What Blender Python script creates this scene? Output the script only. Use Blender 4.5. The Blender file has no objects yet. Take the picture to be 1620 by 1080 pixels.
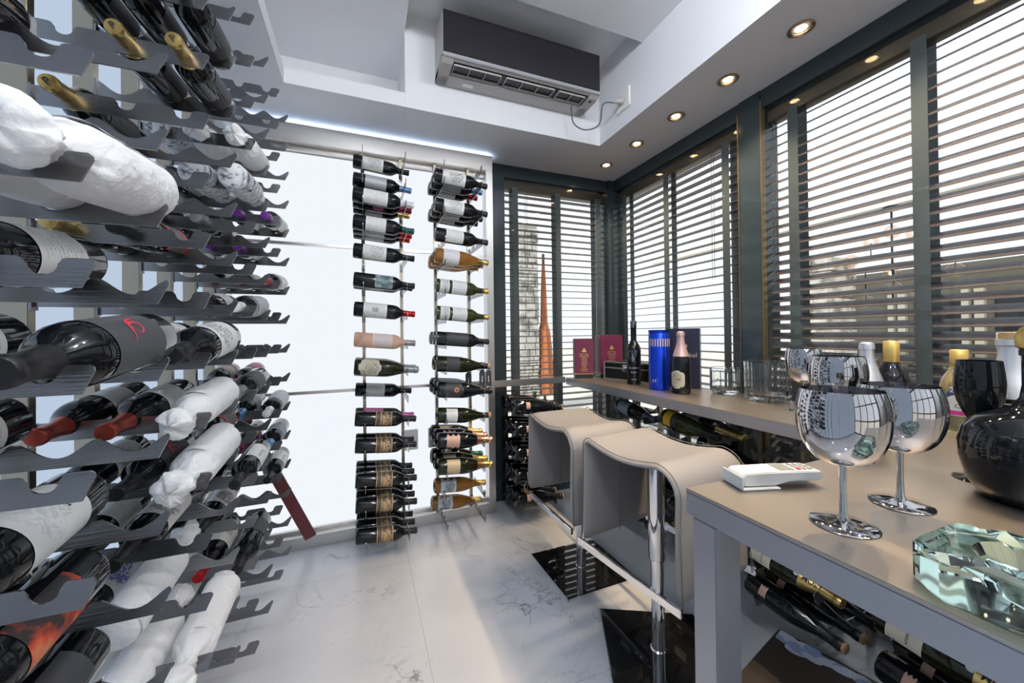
import bpy, math, random
import numpy as np
from math import pi, sin, cos, radians
from mathutils import Vector, Matrix, Quaternion, noise

S = bpy.context.scene
COL = S.collection
random.seed(7)

# ------------------------------------------------------------------ camera
H = 1.11
def cam_axes():
    y, p, r = radians(21.451), radians(.345), radians(-.689)
    f = Vector((sin(y), cos(y), 0)); ri = Vector((cos(y), -sin(y), 0)); u = Vector((0, 0, 1))
    f2 = f*cos(p) + u*sin(p); u2 = -f*sin(p) + u*cos(p)
    return ri*cos(r) + u2*sin(r), -ri*sin(r) + u2*cos(r), f2
cr, cu, cf = cam_axes()
cd = bpy.data.cameras.new('camera'); cam = bpy.data.objects.new('camera', cd); COL.objects.link(cam)
cd.sensor_width = 36; cd.lens = 36*600.1/1620; cd.shift_y = -15.7/1620
cd.clip_start = .02; cd.clip_end = 200
M3 = Matrix((cr, cu, -cf)).transposed()
cam.matrix_world = Matrix.Translation((0, 0, H)) @ M3.to_4x4()
S.camera = cam

# ------------------------------------------------------------------ world and exposure
W = bpy.data.worlds.new('sky'); S.world = W; W.use_nodes = True
bg = W.node_tree.nodes['Background']
bg.inputs[0].default_value = (.88, .93, 1, 1); bg.inputs[1].default_value = .84
S.view_settings.view_transform = 'Standard'; S.view_settings.look = 'None'
S.view_settings.gamma = 1; S.view_settings.use_curve_mapping = False
S.view_settings.exposure = 0.58
cy = S.cycles
cy.use_denoising = True; cy.max_bounces = 9; cy.diffuse_bounces = 4; cy.glossy_bounces = 5
cy.transmission_bounces = 8; cy.transparent_max_bounces = 24
cy.caustics_reflective = False; cy.caustics_refractive = False; cy.sample_clamp_indirect = 6
LIGHT = dict(left=.50, back=.66, spot=19.0, sun=2.5, globe=88.0, strip=14.0)

sd = bpy.data.lights.new('sun', 'SUN'); sun = bpy.data.objects.new('sun', sd); COL.objects.link(sun)
sd.energy = LIGHT['sun']; sd.angle = radians(2); sd.color = (1, .93, .82)
sun.rotation_euler = (radians(50), 0, radians(-62))

# ------------------------------------------------------------------ materials
MATS = {}
def N(nt, t, **kw):
    n = nt.nodes.new(t)
    for k, v in kw.items(): setattr(n, k, v)
    return n
def pbr(name, col, rough=.5, metal=0, bump=None, var=None, spec=.5, trans=0, ior=1.45, coat=0, emit=None, aniso=0, alpha=None):
    """bump=(scale, strength, stretch xyz); var=(scale, amount)"""
    if name in MATS: return MATS[name]
    m = bpy.data.materials.new(name); m.use_nodes = True; nt = m.node_tree
    b = nt.nodes['Principled BSDF']
    b.inputs['Base Color'].default_value = (*col, 1); b.inputs['Roughness'].default_value = rough
    b.inputs['Metallic'].default_value = metal; b.inputs['Specular IOR Level'].default_value = spec
    b.inputs['Transmission Weight'].default_value = trans; b.inputs['IOR'].default_value = ior
    b.inputs['Coat Weight'].default_value = coat
    if aniso: b.inputs['Anisotropic'].default_value = aniso
    if emit: b.inputs['Emission Color'].default_value = (*emit[0], 1); b.inputs['Emission Strength'].default_value = emit[1]
    tc = N(nt, 'ShaderNodeTexCoord')
    if var:
        no = N(nt, 'ShaderNodeTexNoise'); no.inputs['Scale'].default_value = var[0]; no.inputs['Detail'].default_value = 4
        nt.links.new(tc.outputs['Object'], no.inputs['Vector'])
        mx = N(nt, 'ShaderNodeMix', data_type='RGBA')
        mx.inputs[6].default_value = (*[max(0, c*(1-var[1])) for c in col], 1); mx.inputs[7].default_value = (*[min(1, c*(1+var[1])) for c in col], 1)
        nt.links.new(no.outputs['Fac'], mx.inputs[0]); nt.links.new(mx.outputs[2], b.inputs['Base Color'])
    if bump:
        mp = N(nt, 'ShaderNodeMapping'); mp.inputs['Scale'].default_value = bump[2] if len(bump) > 2 else (1, 1, 1)
        no = N(nt, 'ShaderNodeTexNoise'); no.inputs['Scale'].default_value = bump[0]; no.inputs['Detail'].default_value = 5
        bp = N(nt, 'ShaderNodeBump'); bp.inputs['Strength'].default_value = bump[1]; bp.inputs['Distance'].default_value = .01
        nt.links.new(tc.outputs['Object'], mp.inputs[0]); nt.links.new(mp.outputs[0], no.inputs['Vector'])
        nt.links.new(no.outputs['Fac'], bp.inputs['Height']); nt.links.new(bp.outputs[0], b.inputs['Normal'])
    MATS[name] = m; return m

steel_arm = pbr('brushed_steel_arm', (.27, .27, .28), .24, 1, bump=(22, .07, (.6, 1, 16)))
steel_post = pbr('brushed_steel_post', (.42, .37, .29), .3, 1, bump=(60, .05, (8, 8, .3)))  # warm lamp reflections on the steel put into its tan colour
steel_frame = pbr('brushed_steel_frame', (.62, .60, .58), .3, 1, bump=(40, .05, (.5, 6, 6)))
steel_top = pbr('brushed_steel_top', (.46, .42, .38), .36, 1, bump=(50, .06, (8, .4, 1)))
steel_edge = pbr('brushed_steel_edge', (.38, .395, .44), .40, 1, bump=(50, .05, (8, .4, 1)))
chrome = pbr('chrome', (.85, .85, .87), .05, 1)
black_mirror = pbr('black_glass_plate', (.01, .01, .011), .03, 0, spec=1.0, coat=1)
paint = pbr('white_paint', (.80, .81, .84), .7, bump=(80, .04), var=(3, .02))
dark_frame = pbr('dark_frame', (.028, .042, .05), .16, .0, spec=.6, coat=.15)
brown_frame = pbr('brown_headrail', (.06, .045, .032), .35, spec=.6)
slat_mat = pbr('brown_slat', (.10, .08, .08), .42, spec=.35, bump=(20, .1, (.2, 6, 6)))
tape_mat = pbr('grey_tape', (.12, .14, .15), .8, bump=(300, .3))
glass_black = pbr('black_glass', (.006, .007, .009), .04, 0, spec=.45, coat=0)
glass_green = pbr('green_glass', (.045, .055, .01), .05, 0, spec=.5, coat=0, trans=.25)
glass_olive = pbr('olive_glass', (.012, .014, .004), .05, 0, spec=.45, coat=0)
glass_rose = pbr('rose_wine', (.85, .52, .36), .05, 0, spec=.5, coat=0, trans=.45)
glass_amber = pbr('amber_wine', (.50, .22, .03), .05, 0, spec=.5, coat=0, trans=.5)
glass_brown = pbr('brown_wine', (.28, .13, .03), .05, 0, spec=.5, coat=0, trans=.35)
clear_glass = pbr('clear_glass', (.95, .97, .97), .02, 0, trans=1, ior=1.45)
green_tint_glass = pbr('heavy_glass', (.60, .80, .73), .02, 0, trans=1, ior=1.5)
leather = pbr('grey_leather', (.265, .255, .25), .5, bump=(260, .12), var=(3, .05))
seam_mat = pbr('seam', (.16, .15, .145), .7)
paper = pbr('tissue_paper', (.92, .92, .93), .75, bump=(40, .9), spec=.2)
white_plastic = pbr('white_plastic', (.85, .84, .81), .35)
grey_plastic = pbr('grey_plastic', (.45, .43, .42), .4)
black_plastic = pbr('black_plastic', (.012, .012, .013), .3)
ac_panel = pbr('dark_gloss_panel', (.022, .02, .026), .3, spec=.5)
gold = pbr('gold_foil', (.62, .44, .16), .32, 1, bump=(90, .1))
rosegold = pbr('rose_gold_foil', (.75, .42, .3), .32, 1, bump=(90, .1))
copper_cap = pbr('copper_cap', (.42, .07, .05), .28, .75)
black_cap = pbr('black_foil', (.02, .02, .022), .35, .3)
red_cap = pbr('red_foil', (.45, .01, .015), .3, .3)
maroon_cap = pbr('maroon_foil', (.18, .01, .04), .35, .3)
purple_cap = pbr('purple_foil', (.26, .05, .42), .3, .4)
blue_cap = pbr('blue_foil', (.18, .35, .62), .3, .4)
white_cap = pbr('white_foil', (.78, .78, .80), .4)
grey_cap = pbr('grey_foil', (.30, .31, .33), .35, .5)
green_cap = pbr('green_foil', (.01, .12, .08), .35, .3)
silver_cap = pbr('silver_foil', (.68, .68, .72), .3, .9, bump=(90, .1))
pink_cap = pbr('pink_foil', (.52, .36, .36), .4, .4)
cork_mat = pbr('cork', (.42, .26, .13), .8, var=(60, .3))
dark_text = pbr('black_ink', (.02, .02, .02), .6)
gold_ink = pbr('gold_ink', (.75, .5, .2), .4, .6)
white_ink = pbr('white_ink', (.8, .8, .8), .6)
red_ink = pbr('red_ink', (.75, .03, .06), .5)
blue_plastic = pbr('blue_ink', (.02, .06, .3), .5)
_nt = tape_mat.node_tree; _tl = N(_nt, 'ShaderNodeBsdfTranslucent'); _tl.inputs[0].default_value = (.42, .46, .47, 1); _mx = N(_nt, 'ShaderNodeMixShader'); _mx.inputs[0].default_value = .45
_nt.links.new(_nt.nodes['Principled BSDF'].outputs[0], _mx.inputs[1]); _nt.links.new(_tl.outputs[0], _mx.inputs[2]); _nt.links.new(_mx.outputs[0], _nt.nodes['Material Output'].inputs[0])
outdoor_white = pbr('render_white', (.8, .79, .76), .8)

def pane_mat(name, tint=(1, 1, 1), refl=1.0):
    m = bpy.data.materials.new(name); m.use_nodes = True; nt = m.node_tree
    nt.nodes.remove(nt.nodes['Principled BSDF']); out = nt.nodes['Material Output']
    tr = N(nt, 'ShaderNodeBsdfTransparent'); tr.inputs[0].default_value = (*tint, 1)
    gl = N(nt, 'ShaderNodeBsdfGlossy'); gl.inputs['Roughness'].default_value = 0.0
    fr = N(nt, 'ShaderNodeLayerWeight'); fr.inputs[0].default_value = .5
    pw = N(nt, 'ShaderNodeMath', operation='POWER'); pw.inputs[1].default_value = 5; nt.links.new(fr.outputs[1], pw.inputs[0])
    mu = N(nt, 'ShaderNodeMath', operation='MULTIPLY_ADD'); mu.inputs[1].default_value = .7; mu.inputs[2].default_value = .045*refl; nt.links.new(pw.outputs[0], mu.inputs[0])
    mx = N(nt, 'ShaderNodeMixShader')
    nt.links.new(mu.outputs[0], mx.inputs[0])
    nt.links.new(tr.outputs[0], mx.inputs[1]); nt.links.new(gl.outputs[0], mx.inputs[2]); nt.links.new(mx.outputs[0], out.inputs[0])
    return m
pane = pane_mat('window_glass', (.97, .985, .98), .45)
def smoke_mat():
    m = bpy.data.materials.new('smoked_mirror_glass'); m.use_nodes = True; nt = m.node_tree
    nt.nodes.remove(nt.nodes['Principled BSDF']); out = nt.nodes['Material Output']
    tr = N(nt, 'ShaderNodeBsdfTransparent'); tr.inputs[0].default_value = (.40, .39, .40, 1)
    gl = N(nt, 'ShaderNodeBsdfGlossy'); gl.inputs['Roughness'].default_value = 0.01; gl.inputs[0].default_value = (.85, .85, .88, 1)
    lw = N(nt, 'ShaderNodeLayerWeight'); lw.inputs[0].default_value = .55
    mr = N(nt, 'ShaderNodeMapRange'); mr.inputs[3].default_value = .38; mr.inputs[4].default_value = .95
    mx = N(nt, 'ShaderNodeMixShader')
    nt.links.new(lw.outputs[1], mr.inputs[0]); nt.links.new(mr.outputs[0], mx.inputs[0])
    nt.links.new(tr.outputs[0], mx.inputs[1]); nt.links.new(gl.outputs[0], mx.inputs[2]); nt.links.new(mx.outputs[0], out.inputs[0])
    return m
smoked = smoke_mat()

def emis(name, col, s):
    m = bpy.data.materials.new(name); m.use_nodes = True; nt = m.node_tree
    nt.nodes.remove(nt.nodes['Principled BSDF']); e = N(nt, 'ShaderNodeEmission')
    e.inputs[0].default_value = (*col, 1); e.inputs[1].default_value = s
    nt.links.new(e.outputs[0], nt.nodes['Material Output'].inputs[0]); return m
glow_left = emis('white_panel_with_glow', (.66, .80, 1), LIGHT['left'])  # white reflective panels; the strip light on them is put in as glow
led_back = emis('led_panel_white', (.90, .94, 1), LIGHT['back'])
lamp_glow = emis('halogen_glow', (1, .72, .38), 22)
bulb_glow = emis('bulb_glow', (1, .62, .3), 6)

def marble():
    m = bpy.data.materials.new('white_marble_tiles'); m.use_nodes = True; nt = m.node_tree; b = nt.nodes['Principled BSDF']
    L = nt.links.new
    tc = N(nt, 'ShaderNodeTexCoord'); P = tc.outputs['Object']
    def math(op, a, c, clamp=False):
        n = N(nt, 'ShaderNodeMath', operation=op); n.use_clamp = clamp
        for i, v in enumerate((a, c)):
            if v is None: continue
            if isinstance(v, (int, float)): n.inputs[i].default_value = v
            else: L(v, n.inputs[i])
        return n.outputs[0]
    def vein(scale, dist, width, off):
        mp = N(nt, 'ShaderNodeMapping'); mp.inputs['Location'].default_value = off; L(P, mp.inputs[0])
        n1 = N(nt, 'ShaderNodeTexNoise'); n1.inputs['Scale'].default_value = scale; n1.inputs['Detail'].default_value = 8; n1.inputs['Roughness'].default_value = .62; n1.inputs['Distortion'].default_value = dist
        L(mp.outputs[0], n1.inputs['Vector'])
        a = math('SUBTRACT', n1.outputs['Fac'], .5); a = math('ABSOLUTE', a, None); a = math('DIVIDE', a, width); return math('SUBTRACT', 1, a, True)
    v1 = vein(1.7, .9, .012, (3, 1, 0)); v2 = vein(3.4, .6, .010, (7, 5, 0))
    mask = N(nt, 'ShaderNodeTexNoise'); mask.inputs['Scale'].default_value = 2.2; L(P, mask.inputs['Vector'])
    mk = N(nt, 'ShaderNodeMapRange'); mk.inputs[1].default_value = .48; mk.inputs[2].default_value = .68; L(mask.outputs['Fac'], mk.inputs[0])
    v = math('MULTIPLY', math('ADD', v1, math('MULTIPLY', v2, .6)), mk.outputs[0])
    cl = N(nt, 'ShaderNodeTexNoise'); cl.inputs['Scale'].default_value = 3; cl.inputs['Detail'].default_value = 6; L(P, cl.inputs['Vector'])
    base = N(nt, 'ShaderNodeMix', data_type='RGBA'); base.inputs[6].default_value = (.46, .48, .53, 1); base.inputs[7].default_value = (.64, .665, .71, 1); L(cl.outputs['Fac'], base.inputs[0])
    mx = N(nt, 'ShaderNodeMix', data_type='RGBA'); L(math('MULTIPLY', v, .85), mx.inputs[0]); L(base.outputs[2], mx.inputs[6]); mx.inputs[7].default_value = (.20, .20, .23, 1)
    sx = N(nt, 'ShaderNodeSeparateXYZ'); L(P, sx.inputs[0])
    def joint(o, start, size):
        a = math('SUBTRACT', o, start); a = math('DIVIDE', a, size); a = math('FRACT', math('ADD', a, 100.5), None); a = math('SUBTRACT', a, .5)
        return math('LESS_THAN', math('ABSOLUTE', a, None), .0013/size)
    j = math('MAXIMUM', joint(sx.outputs[0], .2, .748), joint(sx.outputs[1], 1.935, .877))
    m2 = N(nt, 'ShaderNodeMix', data_type='RGBA'); L(math('MULTIPLY', j, .65), m2.inputs[0]); L(mx.outputs[2], m2.inputs[6]); m2.inputs[7].default_value = (.32, .32, .34, 1)
    L(m2.outputs[2], b.inputs['Base Color']); b.inputs['Roughness'].default_value = .22
    return m
marble_m = marble()

def label_mat(name, paper_c, ink=(.05, .05, .06), rows=9, density=.5, art=0.0, art_c=None, band=None, u0=.5, width=.38, rough=.55, metal=0.0):
    """printed label: rows of word-like dashes, an optional central drawing and an optional band (v0, v1, colour)"""
    if name in MATS: return MATS[name]
    m = bpy.data.materials.new(name); m.use_nodes = True; nt = m.node_tree; b = nt.nodes['Principled BSDF']; L = nt.links.new
    uv = N(nt, 'ShaderNodeUVMap'); sx = N(nt, 'ShaderNodeSeparateXYZ'); L(uv.outputs[0], sx.inputs[0]); U, V = sx.outputs[0], sx.outputs[1]
    def math(op, a, c=None, clamp=False):
        n = N(nt, 'ShaderNodeMath', operation=op); n.use_clamp = clamp
        for i, v in enumerate((a, c)):
            if v is None: continue
            if isinstance(v, (int, float)): n.inputs[i].default_value = v
            else: L(v, n.inputs[i])
        return n.outputs[0]
    vr = math('MULTIPLY', V, rows*1.35); fl = math('FLOOR', vr); fr = math('FRACT', vr)
    inrow = math('MULTIPLY', math('GREATER_THAN', fr, .36), math('LESS_THAN', fr, .64))
    cx = N(nt, 'ShaderNodeCombineXYZ'); L(math('MULTIPLY', U, 110), cx.inputs[0]); L(math('MULTIPLY', fl, 7.3), cx.inputs[1])
    no = N(nt, 'ShaderNodeTexNoise'); no.inputs['Scale'].default_value = 1; L(cx.outputs[0], no.inputs['Vector'])
    word = math('GREATER_THAN', no.outputs['Fac'], 1.03-density)
    cw = N(nt, 'ShaderNodeCombineXYZ'); L(math('MULTIPLY', fl, 3.7), cw.inputs[0])
    nw = N(nt, 'ShaderNodeTexNoise'); nw.inputs['Scale'].default_value = 1; L(cw.outputs[0], nw.inputs['Vector'])
    wid = math('MULTIPLY', nw.outputs['Fac'], width*1.6)
    au = math('ABSOLUTE', math('SUBTRACT', U, u0))
    inw = math('LESS_THAN', au, wid)
    t = math('MULTIPLY', math('MULTIPLY', inrow, word), inw)
    base = N(nt, 'ShaderNodeMix', data_type='RGBA'); base.inputs[6].default_value = (*paper_c, 1); base.inputs[7].default_value = (*ink, 1)
    edge = math('MULTIPLY', math('LESS_THAN', V, .92), math('GREATER_THAN', V, .08))
    L(math('MULTIPLY', math('MULTIPLY', t, edge), .7), base.inputs[0]); colr = base.outputs[2]
    if art:
        n2 = N(nt, 'ShaderNodeTexNoise'); n2.inputs['Scale'].default_value = 7; n2.inputs['Detail'].default_value = 6; n2.inputs['Distortion'].default_value = 1.5
        L(uv.outputs[0], n2.inputs['Vector'])
        a = math('ABSOLUTE', math('SUBTRACT', n2.outputs['Fac'], .5)); a = math('LESS_THAN', a, .022 + .05*art)
        du = math('DIVIDE', au, .34); dv = math('DIVIDE', math('SUBTRACT', V, .58), .3)
        d = math('ADD', math('MULTIPLY', du, du), math('MULTIPLY', dv, dv)); a = math('MULTIPLY', a, math('LESS_THAN', d, 1))
        mm = N(nt, 'ShaderNodeMix', data_type='RGBA'); L(math('MULTIPLY', a, .85), mm.inputs[0]); L(colr, mm.inputs[6]); mm.inputs[7].default_value = (*(art_c or ink), 1); colr = mm.outputs[2]
    if band:
        for (v0, v1, c) in band:
            mm = N(nt, 'ShaderNodeMix', data_type='RGBA'); L(math('MULTIPLY', math('GREATER_THAN', V, v0), math('LESS_THAN', V, v1)), mm.inputs[0]); L(colr, mm.inputs[6]); mm.inputs[7].default_value = (*c, 1); colr = mm.outputs[2]
    L(colr, b.inputs['Base Color']); b.inputs['Roughness'].default_value = rough; b.inputs['Metallic'].default_value = metal
    MATS[name] = m; return m
def blotch_mat(name, cols, scale=5, rough=.5, stretch=(1, 1, 1)):
    if name in MATS: return MATS[name]
    m = bpy.data.materials.new(name); m.use_nodes = True; nt = m.node_tree; b = nt.nodes['Principled BSDF']; L = nt.links.new
    uv = N(nt, 'ShaderNodeTexCoord'); mp = N(nt, 'ShaderNodeMapping'); mp.inputs['Scale'].default_value = stretch; L(uv.outputs['Object'], mp.inputs[0])
    no = N(nt, 'ShaderNodeTexNoise'); no.inputs['Scale'].default_value = scale; no.inputs['Detail'].default_value = 6; L(mp.outputs[0], no.inputs['Vector'])
    cr_ = N(nt, 'ShaderNodeValToRGB'); el = cr_.color_ramp.elements
    el[0].position = .35; el[0].color = (*cols[0], 1); el[1].position = .65; el[1].color = (*cols[-1], 1)
    for i, c in enumerate(cols[1:-1]): e = el.new(.35 + .3*(i+1)/(len(cols)-1)); e.color = (*c, 1)
    L(no.outputs['Fac'], cr_.inputs[0]); L(cr_.outputs[0], b.inputs['Base Color']); b.inputs['Roughness'].default_value = rough
    MATS[name] = m; return m
newsprint = blotch_mat('newsprint', [(.12, .13, .16), (.75, .77, .8), (.85, .86, .88)], 60, .8, (1, 1, 3))
WHITE = (.82, .82, .80); CREAM = (.78, .72, .58)
LB = dict(
    plain=label_mat('label_plain', (.80, .81, .80), (.55, .56, .6), rows=5, density=.25, art=.5, art_c=(.62, .64, .67)),
    white=label_mat('label_white', WHITE, rows=9, density=.5),
    sketch=label_mat('label_sketch', WHITE, rows=12, density=.45, art=.6, art_c=(.18, .18, .2)),
    castle=label_mat('label_castle', (.84, .83, .8), rows=10, density=.5, art=.3, art_c=(.3, .3, .35)),
    silver=label_mat('label_silver', (.5, .52, .55), rows=12, density=.45, metal=.3),
    greyprint=label_mat('label_grey', (.4, .42, .45), (.05, .05, .05), rows=6, density=.62, width=.6),
    cream=label_mat('label_cream', CREAM, (.35, .32, .25), rows=8, density=.4),
    black=label_mat('label_black', (.035, .037, .042), (.5, .5, .5), rows=14, density=.42),
    ornate=label_mat('label_ornate', (.045, .035, .03), (.40, .26, .12), rows=7, density=.6, width=.7, art=.6, art_c=(.6, .42, .22), band=[(.02, .07, (.5, .34, .18)), (.3, .33, (.5, .34, .18)), (.93, .98, (.5, .34, .18)), (.66, .69, (.5, .34, .18))]),
    pink=label_mat('label_pink', (.45, .12, .26), (.7, .5, .6), rows=5, density=.5),
    brown=label_mat('label_brown', (.55, .48, .42), (.1, .08, .06), rows=7, band=[(0, .3, (.30, .16, .11))]),
    redgrey=label_mat('label_red_grey', (.10, .09, .09), (.6, .6, .6), rows=6, band=[(.0, .16, (.45, .05, .05)), (.84, 1, (.45, .05, .05))]),
    face=blotch_mat('label_photo', [(.02, .03, .04), (.18, .25, .28), (.5, .58, .6)], 28),
    blueface=label_mat('label_blue_portrait', (.72, .73, .72), (.1, .1, .2), rows=10, art=1.3, art_c=(.05, .07, .4)),
    portrait=label_mat('label_dark_portrait', (.82, .82, .82), (.1, .1, .1), rows=10, art=1.2, art_c=(.12, .08, .07)),
    fire=blotch_mat('label_fire', [(.02, .02, .02), (.03, .02, .02), (.7, .08, .03), (.9, .35, .15)], 14),
    charprint=label_mat('label_charcoal_print', (.05, .053, .06), (.35, .35, .36), rows=11, density=.55, u0=.72, width=.10),
    matte=pbr('label_charcoal', (.05, .053, .06), .6),
    rose=label_mat('label_rose_gold', (.66, .42, .32), (.5, .25, .18), rows=5, metal=.3),
    gold=label_mat('label_gold', (.62, .50, .33), (.25, .18, .1), rows=6, metal=.3),
    ribbon=label_mat('label_scroll', (.62, .68, .72), (.1, .12, .15), rows=7, art=1.2, art_c=(.12, .14, .17)),
    clearprint=label_mat('label_clear_print', (.72, .62, .56), (.45, .45, .5), rows=8, density=.6, width=.6),
    yellow=label_mat('label_yellow', (.85, .52, .03), (.1, .08, .02), rows=6),
    bluegrey=label_mat('label_blue_grey', (.22, .27, .32), (.6, .62, .65), rows=10),
    letter=label_mat('label_big_letter', (.80, .80, .80), (.3, .3, .33), rows=10, density=.3),
    green=label_mat('label_green', (.45, .47, .2), (.1, .1, .05), rows=6),
    tan=label_mat('label_tan', (.60, .55, .42), (.15, .12, .08), rows=8, art=.3),
)

# ------------------------------------------------------------------ geometry helpers
def mesh(name, V, F, mat, uv=None, smooth=True, autos=None):
    me = bpy.data.meshes.new(name); me.from_pydata([tuple(v) for v in V], [], F); me.update()
    mats = mat if isinstance(mat, (list, tuple)) else [mat]
    for m in mats: me.materials.append(m)
    if uv is not None:
        ul = me.uv_layers.new(name='UVMap'); li = np.empty(len(me.loops), dtype=np.int32); me.loops.foreach_get('vertex_index', li)
        ul.data.foreach_set('uv', np.asarray(uv, dtype=np.float32)[li].ravel())
    if smooth: me.polygons.foreach_set('use_smooth', [True]*len(me.polygons))
    if autos is not None:
        try: me.set_sharp_from_angle(angle=radians(autos))
        except Exception: pass
    return me
def obj(name, me, parent=None, loc=None, rot=None, mw=None):
    o = bpy.data.objects.new(name, me); COL.objects.link(o)
    if parent: o.parent = parent
    if loc is not None: o.location = loc
    if rot is not None: o.rotation_euler = rot
    if mw is not None: o.matrix_local = mw
    return o
def tag(o, label, cat, group=None):
    o['label'] = label; o['category'] = cat
    if group: o['group'] = group
    return o
def structure(o, label=None):
    o['kind'] = 'structure'
    if label: o['label'] = label
    return o
class MB:
    def __init__(s): s.V = []; s.F = []; s.M = []
    def add(s, V, F, mi=0):
        n = len(s.V); s.V += [tuple(v) for v in V]; s.F += [tuple(i+n for i in f) for f in F]; s.M += [mi]*len(F); return s
    def box(s, x0, x1, y0, y1, z0, z1, mi=0, M=None, c=0):
        P = [Vector((x, y, z)) for z in (z0, z1) for (x, y) in ((x0, y0), (x1, y0), (x1, y1), (x0, y1))]
        if M is not None: P = [M @ p for p in P]
        return s.add(P, [(3, 2, 1, 0), (4, 5, 6, 7), (0, 1, 5, 4), (1, 2, 6, 5), (2, 3, 7, 6), (3, 0, 4, 7)], mi)
    def lathe(s, prof, seg=32, mi=0, M=None, cap=False):
        V, F = [], []
        for (r, z) in prof:
            for i in range(seg):
                a = 2*pi*i/seg; V.append(Vector((r*cos(a), r*sin(a), z)))
        n = len(prof)
        for j in range(n-1):
            for i in range(seg):
                k = (i+1) % seg; F.append((j*seg+i, j*seg+k, (j+1)*seg+k, (j+1)*seg+i))
        if cap: F.append(tuple(range(seg))[::-1]); F.append(tuple((n-1)*seg+i for i in range(seg)))
        if M is not None: V = [M @ v for v in V]
        return s.add(V, F, mi)
    def prism(s, poly, d0, d1, axis=1, mi=0, M=None):
        """poly in the two other axes, extruded from d0 to d1 along axis"""
        def P(a, b, d):
            v = [0, 0, 0]; o = [i for i in range(3) if i != axis]; v[o[0]] = a; v[o[1]] = b; v[axis] = d; return Vector(v)
        n = len(poly); V = [P(a, b, d0) for a, b in poly] + [P(a, b, d1) for a, b in poly]
        if M is not None: V = [M @ v for v in V]
        F = [tuple(range(n)), tuple(range(n, 2*n))[::-1]] + [(i, i+n, (i+1) % n+n, (i+1) % n) for i in range(n)]
        return s.add(V, F, mi)
    def tube(s, pts, r, seg=10, mi=0):
        pts = [Vector(p) for p in pts]; V, F = [], []; up = Vector((0, 0, 1))
        rr = r if isinstance(r, (list, tuple)) else [r]*len(pts)
        for i, p in enumerate(pts):
            t = (pts[min(i+1, len(pts)-1)]-pts[max(i-1, 0)]).normalized()
            a = t.cross(up if abs(t.z) < .95 else Vector((1, 0, 0))).normalized(); b = t.cross(a)
            for k in range(seg):
                an = 2*pi*k/seg; V.append(p + (a*cos(an)+b*sin(an))*rr[i])
        for j in range(len(pts)-1):
            for k in range(seg): F.append((j*seg+k, j*seg+(k+1) % seg, (j+1)*seg+(k+1) % seg, (j+1)*seg+k))
        F.append(tuple(range(seg))); F.append(tuple((len(pts)-1)*seg+k for k in range(seg))[::-1])
        return s.add(V, F, mi)
    def mesh(s, name, mats, smooth=False, autos=None, bevel=0):
        me = mesh(name, s.V, s.F, mats, None, smooth, None)
        me.polygons.foreach_set('material_index', s.M)
        import bmesh
        bm = bmesh.new(); bm.from_mesh(me); bmesh.ops.recalc_face_normals(bm, faces=bm.faces)
        if bevel: bmesh.ops.bevel(bm, geom=[e for e in bm.edges if len(e.link_faces) == 2 and e.calc_face_angle(0) > .5], offset=bevel, segments=2, affect='EDGES', clamp_overlap=True)
        bm.to_mesh(me); bm.free()
        if autos is not None:
            me.polygons.foreach_set('use_smooth', [True]*len(me.polygons))
            try: me.set_sharp_from_angle(angle=radians(autos))
            except Exception: pass
        return me
def box_mesh(name, x0, x1, y0, y1, z0, z1, mat, bevel=0): return MB().box(x0, x1, y0, y1, z0, z1).mesh(name, mat, bevel=bevel)

_txt = {}
def text_pts(s, size):
    k = (s, size)
    if k in _txt: return _txt[k]
    if s[0] == '#':      # print too small to read: a row of word-length bars, one per digit
        V, F = [], []; ws = [int(c)*size*.45 for c in s[1:]]; x = -(sum(ws)+size*.35*(len(ws)-1))/2
        for w in ws:
            n = len(V); V += [(x, -size*.22, 0), (x+w, -size*.22, 0), (x+w, size*.22, 0), (x, size*.22, 0)]; F.append((n, n+1, n+2, n+3)); x += w+size*.35
        _txt[k] = (V, F); return V, F
    cu_ = bpy.data.curves.new('t', 'FONT'); cu_.body = s; cu_.size = size; cu_.align_x = 'CENTER'; cu_.align_y = 'CENTER'; cu_.resolution_u = 2; cu_.offset = size*.007
    o = bpy.data.objects.new('t', cu_); COL.objects.link(o)
    dg = bpy.context.evaluated_depsgraph_get(); dg.update(); me = bpy.data.meshes.new_from_object(o.evaluated_get(dg))
    V = [tuple(v.co) for v in me.vertices]; F = [tuple(p.vertices) for p in me.polygons]
    bpy.data.objects.remove(o); bpy.data.curves.remove(cu_); bpy.data.meshes.remove(me)
    _txt[k] = (V, F); return V, F
def text_on_cyl(name, s, size, r, z, mat, along=False, ang0=0, rfun=None):
    V, F = text_pts(s, size); out = []
    for x, y, _ in V:
        if along: a = -y/r + ang0; zz = z+x
        else: a = x/r + ang0; zz = z+y
        q = (rfun(zz) if rfun else r) + .0006; out.append((q*cos(a), q*sin(a), zz))
    return mesh(name, out, F, mat, smooth=False)
def text_flat(name, s, size, mat, M):
    V, F = text_pts(s, size); return mesh(name, [M @ Vector(v) for v in V], F, mat, smooth=False)
def frame_from(zdir, xdir, origin):
    z = Vector(zdir).normalized(); x = Vector(xdir); x = (x - z*x.dot(z)).normalized(); y = z.cross(x)
    return Matrix.Translation(origin) @ Matrix((x, y, z)).transposed().to_4x4()

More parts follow.
